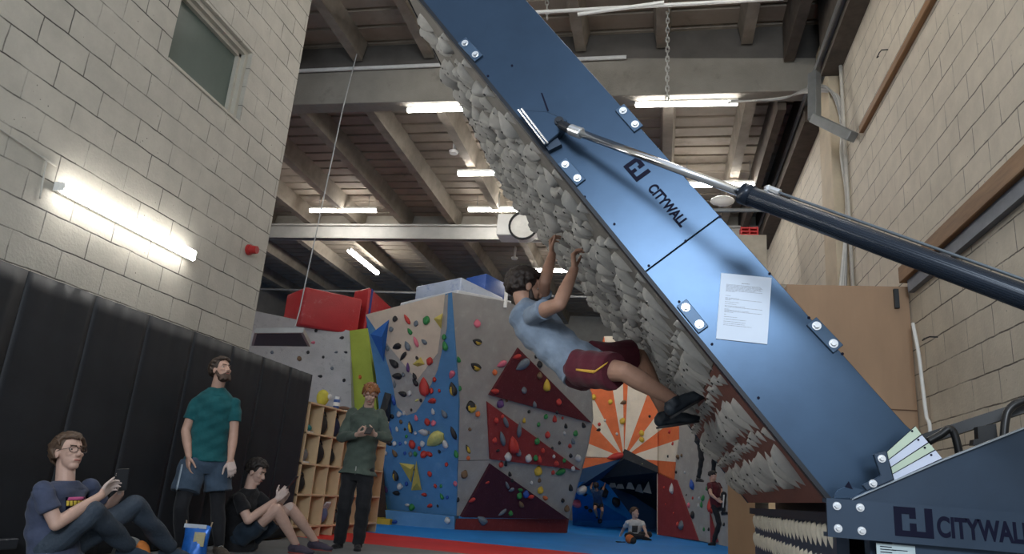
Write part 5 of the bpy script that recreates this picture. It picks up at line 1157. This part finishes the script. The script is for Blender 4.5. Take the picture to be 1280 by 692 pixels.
SK1 = M('skin_light', (.47, .29, .22), .55, var=.08, vs=14); SK2 = M('skin_warm', (.40, .225, .155), .55, var=.1, vs=14); SK3 = M('skin_fair', (.52, .34, .27), .55, var=.08, vs=14)
M_denim = speck_mat('dark_denim', (.032, .047, .068), (.09, .12, .15), .4, 9); M_blackt = cloth('black_cotton', (.014, .014, .016)); M_blackl = cloth('black_trousers', (.017, .018, .021))
M_solew = mat('sole_pale', (.42, .42, .40), .6); M_solek = mat('sole_black', (.018, .018, .019), .5)

# -- seated man with glasses, filming with his phone
J1 = dict(head=(86, 566, 4.38), neck=(82, 602, 4.38), shR=(53, 612, 4.17), shL=(112, 608, 4.60), elR=(70, 655, 4.20), wrR=(126, 619, 4.48), elL=(130, 640, 4.80), wrL=(150, 617, 4.74),
          hipR=(54, 690, 4.28), hipL=(84, 686, 4.50), knR=(116, 640, 4.42), knL=(168, 632, 4.85), anR=(160, 683, 4.86), anL=(212, 684, 5.28))
ph1 = P(153, 597, Y=4.68)
j = {k: P(v[0], v[1], Y=v[2]) for k, v in J1.items()}
t1, b1, tp1, bt1, _ = human('person', 'person with glasses in navy t-shirt and jeans, seated on the floor holding a phone', j, rt * .80 - fw * .38 + UP * .22, skin=SK3,
    hairm=M('hair_brown', (.085, .052, .033), .6, var=.25, vs=25), hairk=dict(n=230, lo=(-.75, -.30, .50), cl=.038, r=.0135, drop=.7, size=1.07), topm=cloth('navy_jersey', (.055, .068, .115)), bottom='trousers', botm=M_denim,
    hands=dict(R=dict(D=(ph1 - j['wrR']).normalized() + UP * .15, N=fw * .4 + rt * .5 + UP * .3, T=UP, curl=(.55, .7, .5)), L=dict(D=UP * .8 + fw * -.1 + rt * .15, N=-rt * .9 - fw * .2, T=-fw + UP * .3, curl=(.5, .75, .55))),
    shoes=dict(R=dict(d=rt * .85 + fw * .1 + UP * .06), L=dict(d=rt * .95 + fw * .1 + UP * .12), m=cloth('shoe_navy', (.03, .045, .065)), ms=M_solew), bow=.05, belly=.02, chalk='RL', glasses=True, vox=.0058, sleeve=.62, hs=1.06)
phone('black phone held up by the seated person with glasses', ph1 - UP * .012, rt * .7 + fw * .5 + UP * .1, UP + rt * .35)
decal(tp1, ((82, 621), (111, 620.5), (111, 636), (82, 637)), M_mark, 'shirt_print', tp1, 14, 8, .004)
for k in range(6): decal(tp1, ((83 + 4.6 * k, 625.5), (86.4 + 4.6 * k, 625.5), (86.4 + 4.6 * k, 632), (83 + 4.6 * k, 632)), mat('print_yellow', (.75, .58, .08), .7), 'print_letter', tp1, 3, 4, .007)
decal(tp1, ((86, 621), (106, 620.5), (108, 624.5), (84, 625)), mat('print_pink', (.60, .12, .30), .7), 'print_flames', tp1, 8, 3, .007)

# -- standing man, teal t-shirt
J2 = dict(head=(277, 463, 6.21), neck=(271, 486, 6.24), shR=(246, 503, 6.14), shL=(293, 504, 6.32), elR=(232, 538, 6.11), wrR=(236, 570, 6.06), elL=(292, 542, 6.32), wrL=(288, 575, 6.26),
          hipR=(244, 571, 6.19), hipL=(272, 571, 6.31), knR=(226, 634, 6.08), knL=(272, 632, 6.34), anR=(226, 683, 6.26), anL=(274, 682, 6.38))
t2, b2_, tp2, bt2, j = human('person', 'person in teal t-shirt and navy shorts standing against the black mats, looking up', J2, rt * .78 - fw * .48 + UP * .30, skin=SK1, hairm=M('hair_dark_curls', (.045, .030, .022), .6, var=.3, vs=30),
    hairk=dict(n=230, lo=(-.5, -.12, .52), cl=.026, r=.015, drop=-.1, size=1.09), topm=cloth('teal_jersey', (.010, .085, .095)), botm=cloth('navy_shorts', (.045, .070, .105)), hem=.70, leg_w=1.25, hem_t=-.06,
    hands=dict(R=dict(D=-UP * .95 + rt * .1 - fw * .05, N=fw * .5 + rt * .5, T=rt * .5 - fw * .7, curl=(.30, .35, .3)), L=dict(D=-UP * .85 + rt * .35 - fw * .1, N=-rt * .4 + fw * .7 - UP * .2, T=-fw * .8 + rt * .1, curl=(.45, .5, .4))),
    shoes=dict(R=dict(d=rt * .2 - fw * .9), L=dict(d=rt * .75 - fw * .65), m=cloth('shoe_brown', (.075, .058, .045)), ms=M_solew), chalk='L', beard=M('stubble_brown', (.07, .042, .03), .7), sleeve=.62)
bm = BM()
for s in 'RL':
    caps(bm, j['hip' + s].lerp(j['kn' + s], .4), j['kn' + s], .080, .062); caps(bm, j['kn' + s], j['kn' + s].lerp(j['an' + s], .35), .062, .066); cone(bm, j['kn' + s].lerp(j['an' + s], .35), j['an' + s], .066, .043, 16)
obj('leggings', remesh(bm, .007, 2), M_blackl, t2, True)
decal(bt2, ((226.5, 580), (229, 580), (221.5, 614), (219, 614)), mat('stripe_pale', (.30, .36, .42), .7), 'side_stripe', bt2, 2, 10)

# -- seated man, black t-shirt, phone
J3 = dict(head=(321, 590, 6.90), neck=(312, 611, 6.86), shR=(299, 623, 6.66), shL=(321, 620, 7.02), elR=(310, 650, 6.66), wrR=(347, 623, 6.90), elL=(340, 640, 7.06), wrL=(355, 623, 7.10),
          hipR=(294, 675, 6.85), hipL=(309, 674, 7.05), knR=(346, 636, 6.85), knL=(363, 634, 7.15), anR=(370, 680, 7.10), anL=(394, 676, 7.42))
j = {k: P(v[0], v[1], Y=v[2]) for k, v in J3.items()}; ph3 = P(365, 604.5, Y=6.98)
t3, b3, tp3, bt3, _ = human('person', 'person in black t-shirt and shorts seated by the shelf, looking down at a phone', j, rt * .85 - fw * .22 - UP * .26, skin=SK3, hairm=M('hair_black', (.022, .017, .015), .6, var=.3, vs=30),
    hairk=dict(n=230, lo=(-.35, -.02, .46), cl=.030, r=.0145, drop=.2, size=1.09), topm=M_blackt, botm=cloth('dark_navy_shorts', (.020, .032, .048)), hem=.62, leg_w=1.08,
    hands=dict(R=dict(D=(ph3 - j['wrR']).normalized(), N=fw * .6 + UP * .3, T=UP, curl=(.4, .6, .5)), L=dict(D=(ph3 - j['wrL']).normalized() + UP * .3, N=-fw * .7 + UP * .2, T=UP, curl=(.4, .6, .5))),
    shoes=dict(R=dict(d=rt * .97 - fw * .1 - UP * .03), L=dict(d=rt * .97 - fw * .05), m=cloth('shoe_maroon_navy', (.055, .045, .065)), ms=mat('sole_red', (.22, .04, .035), .6)), bow=.07, chalk='RL', sleeve=.6, hem_t=-.17)
phone('black phone held by the seated person in the black t-shirt', ph3 + UP * .015, fw, UP * .8 + rt * .55)
# -- standing man, green sweater
J4 = dict(head=(463, 492, 8.13), neck=(460, 511, 8.22), shR=(441, 515, 8.25), shL=(475, 517, 8.25), elR=(427, 546, 8.10), wrR=(447, 543, 7.93), elL=(484, 547, 8.12), wrL=(469, 543, 7.95),
          hipR=(439, 583, 8.20), hipL=(458, 583, 8.20), knR=(431, 632, 8.12), knL=(454, 633, 8.15), anR=(424, 678, 8.22), anL=(448, 679, 8.20))
j = {k: P(v[0], v[1], Y=v[2]) for k, v in J4.items()}; ph4 = P(461, 538, Y=7.80)
t4, b4, tp4, bt4, _ = human('person', 'person in dark green zip sweater and black trousers standing at the shelf, reading a phone', j, -fw * .82 + rt * .08 - UP * .50, skin=SK3, hairm=M('hair_auburn', (.24, .095, .035), .5, var=.3, vs=30),
    hairk=dict(n=240, lo=(-.70, -.42, .42), cl=.045, r=.012, drop=.9, size=1.03), top='sweater', topm=cloth('green_fleece', (.075, .098, .082)), bottom='trousers', botm=M_blackl, leg_w=1.12, hem_t=-.13,
    hands=dict(R=dict(D=rt * .85 + UP * .2 - fw * .35, N=UP * .6 + fw * .45, T=-fw + UP * .3, curl=(.35, .6, .5)), L=dict(D=-rt * .85 + UP * .2 - fw * .35, N=UP * .6 + fw * .45, T=-fw + UP * .3, curl=(.35, .6, .5))),
    shoes=dict(R=dict(d=-fw * .95 - rt * .25), L=dict(d=-fw * .95 + rt * .15), m=cloth('shoe_black', (.014, .014, .015)), ms=M_solek))
phone('dark phone held in both hands by the person in the green sweater', ph4, rt, fw * .75 + UP * .45)
bm = BM(); cc = (j['hipL'] + j['hipR']) / 2; tube(bm, [cc + UP * .0 - fw * .15 + rt * .0, cc - UP * .05 - fw * .152, cc - UP * .085 - fw * .150], .006, 6); obj('drawstring', bm, M_solew, bt4)

# -- the climber
J5 = dict(head=(657, 361, 4.46), neck=(655, 382, 4.46), shR=(665, 393, 4.26), shL=(676, 376, 4.62), elR=(699, 380, 4.04), wrR=(718, 336, 4.14), elL=(681, 352, 4.46), wrL=(690, 318, 4.56),
          hipR=(716, 459, 4.28), hipL=(733, 448, 4.48), knR=(780, 464, 4.02), knL=(799, 446, 4.72), anR=(841, 499, 4.12), anL=(832, 516, 4.44))
BI = -BN
t5, b5, tp5, bt5, _ = human('person', 'bearded climber in grey-blue t-shirt and maroon shorts hanging from the tilted board', J5, rt * .90 + fw * .32 - UP * .10, hu=UP * .95 - rt * .25, skin=SK2, hairm=M('hair_near_black', (.028, .019, .015), .6, var=.3, vs=30),
    hairk=dict(n=240, lo=(-.55, -.15, .50), cl=.026, r=.015, drop=.0, size=1.11), topm=cloth('grey_blue_jersey', (.20, .25, .32)), botm=cloth('maroon_shorts', (.095, .016, .026)), hem=.84, leg_w=1.10, hem_t=-.10, bow=.035, sleeve=.48,
    hands=dict(R=dict(D=BU * .75 + BI * .45, N=BI * .8 - BU * .3, T=-Vector((0, 1, 0)) * -1, curl=(.75, .8, .5)), L=dict(D=BU * .75 + BI * .45, N=BI * .8 - BU * .3, T=-Vector((0, 1, 0)), curl=(.75, .8, .5))),
    shoes=dict(R=dict(d=rt * .86 + UP * .40 + fw * .05, up=UP * .8 - rt * .55), L=dict(d=rt * .90 + UP * .05 - fw * .1, up=UP * .9 - rt * .2), m=M('climbing_shoe', (.018, .026, .036), .5, var=.2), ms=M_solek, s=.98), beard=M('beard_dark', (.03, .02, .016), .7), vox=.0052, hs=1.05)
M_gold = mat('gold_stripe', (.60, .34, .05), .7)
decal(bt5, ((720, 460.5), (744, 462.5), (742, 466.5), (720, 463)), M_gold, 'gold_flash', bt5, 10, 2)
decal(bt5, ((744, 462.5), (760, 451.5), (758.5, 454.5), (743, 466)), M_gold, 'gold_flash', bt5, 8, 2)

# -- people farther back
def small(lab, J, hf, **k): return human('person', lab, J, hf, **k)
J6 = dict(head=(793.5, 640.5, 16.5), neck=(793.5, 648.5, 16.55), shR=(785, 652.5, 16.5), shL=(803, 653.5, 16.6), elR=(779, 661.5, 16.75), wrR=(775.5, 669.5, 16.85), elL=(806, 661.5, 16.45), wrL=(808, 666.5, 16.25),
          hipR=(789, 668.5, 16.62), hipL=(798, 668.5, 16.65), knR=(784, 669, 16.2), knL=(812, 667.5, 16.3), anR=(806, 670.5, 16.15), anL=(794, 670.5, 16.3))
t6, _, tp6, _, _ = small('boy in white t-shirt sitting cross-legged on the blue mat', J6, rt * .75 - fw * .55 + UP * .05, sc=.82, skin=SK3, hairm=mat('hair_mid_brown', (.07, .04, .025), .6), hairk=dict(n=70, lo=(-.4, -.1, .45), r=.02),
    topm=cloth('white_jersey', (.58, .58, .57)), bottom='trousers', botm=M_blackl, hands=dict(R=dict(D=-UP * .4 - rt * .6, N=-UP, T=-fw, curl=(.1, .1, .1)), L=dict(D=rt * .3 - UP * .7 - fw * .2, N=-fw, T=-rt, curl=(.4, .4, .3))),
    shoes=dict(R=dict(d=rt * .9 - fw * .2), L=dict(d=-rt * .9 - fw * .2), m=M_blackt, ms=M_solek, s=.9), vox=.011, hs=1.12)
decal(tp6, ((790, 656.5), (797.5, 656.5), (796.5, 665), (790, 665)), mat('print_charcoal', (.06, .06, .06), .7), 'shirt_print', tp6, 5, 5, .008)
J7 = dict(head=(891, 595, 15.6), neck=(890.5, 602, 15.62), shR=(886.5, 605.5, 15.5), shL=(898, 605.5, 15.75), elR=(888.5, 617.5, 15.35), wrR=(895, 623, 15.2), elL=(902, 615, 15.7), wrL=(902, 622, 15.45),
          hipR=(892.5, 630, 15.55), hipL=(900, 630, 15.7), knR=(899, 654, 15.5), knL=(905, 617, 15.35), anR=(892, 677, 15.6), anL=(904, 639, 15.3))
t7, _, tp7, bt7, _ = small('young climber in maroon t-shirt and black trousers standing on one leg by the wall', J7, rt * .55 - fw * .6 - UP * .35, sc=.84, skin=SK1, hairm=mat('hair_black2', (.018, .015, .014), .6), hairk=dict(n=70, lo=(-.4, -.1, .45), r=.02),
    topm=cloth('maroon_jersey', (.085, .015, .022)), bottom='trousers', botm=M_blackl, leg_w=.85, hands=dict(R=dict(D=rt * .7 - UP * .4, N=-fw, T=UP, curl=(.4, .4, .4)), L=dict(D=-UP * .6, N=-fw, T=rt, curl=(.4, .5, .4))),
    shoes=dict(R=dict(d=-rt * .75 - fw * .5), L=dict(d=-UP * .5 - fw * .7 + rt * .3, up=-fw * -.2 + UP), m=M_blackt, ms=M_solek, s=.95), vox=.011, hs=1.05)
decal(bt7, ((904, 618), (906, 618), (904.5, 634), (903, 634)), mat('stripe_white', (.6, .6, .58), .7), 'side_stripe', bt7, 2, 8, .008)
J8 = dict(head=(745, 607, 19.3), neck=(746, 613, 19.35), shL=(741.5, 615, 19.35), shR=(751, 615.5, 19.45), elL=(738.5, 609, 19.5), wrL=(741, 602, 19.7), elR=(754, 611, 19.6), wrR=(756, 605, 19.9),
          hipL=(745, 629, 19.55), hipR=(750.5, 629, 19.6), knL=(743.5, 636, 19.3), knR=(753, 638, 19.5), anL=(746.5, 645, 19.7), anR=(751, 648, 19.8))
small('child in dark top seen from behind, climbing the blue slab in the cave', J8, fw * .9 + UP * .2, sc=.70, skin=SK2, hairm=mat('hair_black3', (.02, .014, .012), .6), hairk=dict(n=70, lo=(-.8, -.5, .4), r=.022, drop=.8), topm=cloth('navy_top', (.02, .05, .12)), botm=M_blackl, hem=.6,
    shoes=dict(R=dict(d=fw), L=dict(d=fw), m=M_blackt, ms=M_solek, s=.9), vox=.012, hs=1.1)
J9 = dict(head=(882, 513, 16.40), neck=(880, 520, 16.45), shL=(871, 524, 16.45), shR=(887, 524, 16.50), elL=(868, 512, 16.60), wrL=(870, 500, 16.80), elR=(891, 513, 16.60), wrR=(890, 501, 16.70),
          hipL=(874, 549, 16.50), hipR=(882, 549, 16.40), knL=(877, 574, 16.40), knR=(893, 566, 16.00), anL=(873, 597, 16.50), anR=(892, 588, 16.20))
small('climber in black leggings behind the tilted board, one leg showing beside the grey holds', J9, fw * .9 + UP * .3, sc=.95, skin=SK1, hairm=mat('hair_black4', (.025, .018, .015), .6), hairk=dict(n=60, lo=(-.6, -.3, .4), r=.022), topm=M_blackt, bottom='trousers', botm=M_blackl, leg_w=.8,
    shoes=dict(R=dict(d=fw + rt * .3), L=dict(d=rt * .7 + fw * .5 - UP * .1), m=mat('shoe_grey_small', (.06, .06, .06), .6), ms=M_solek, s=.95), vox=.012)
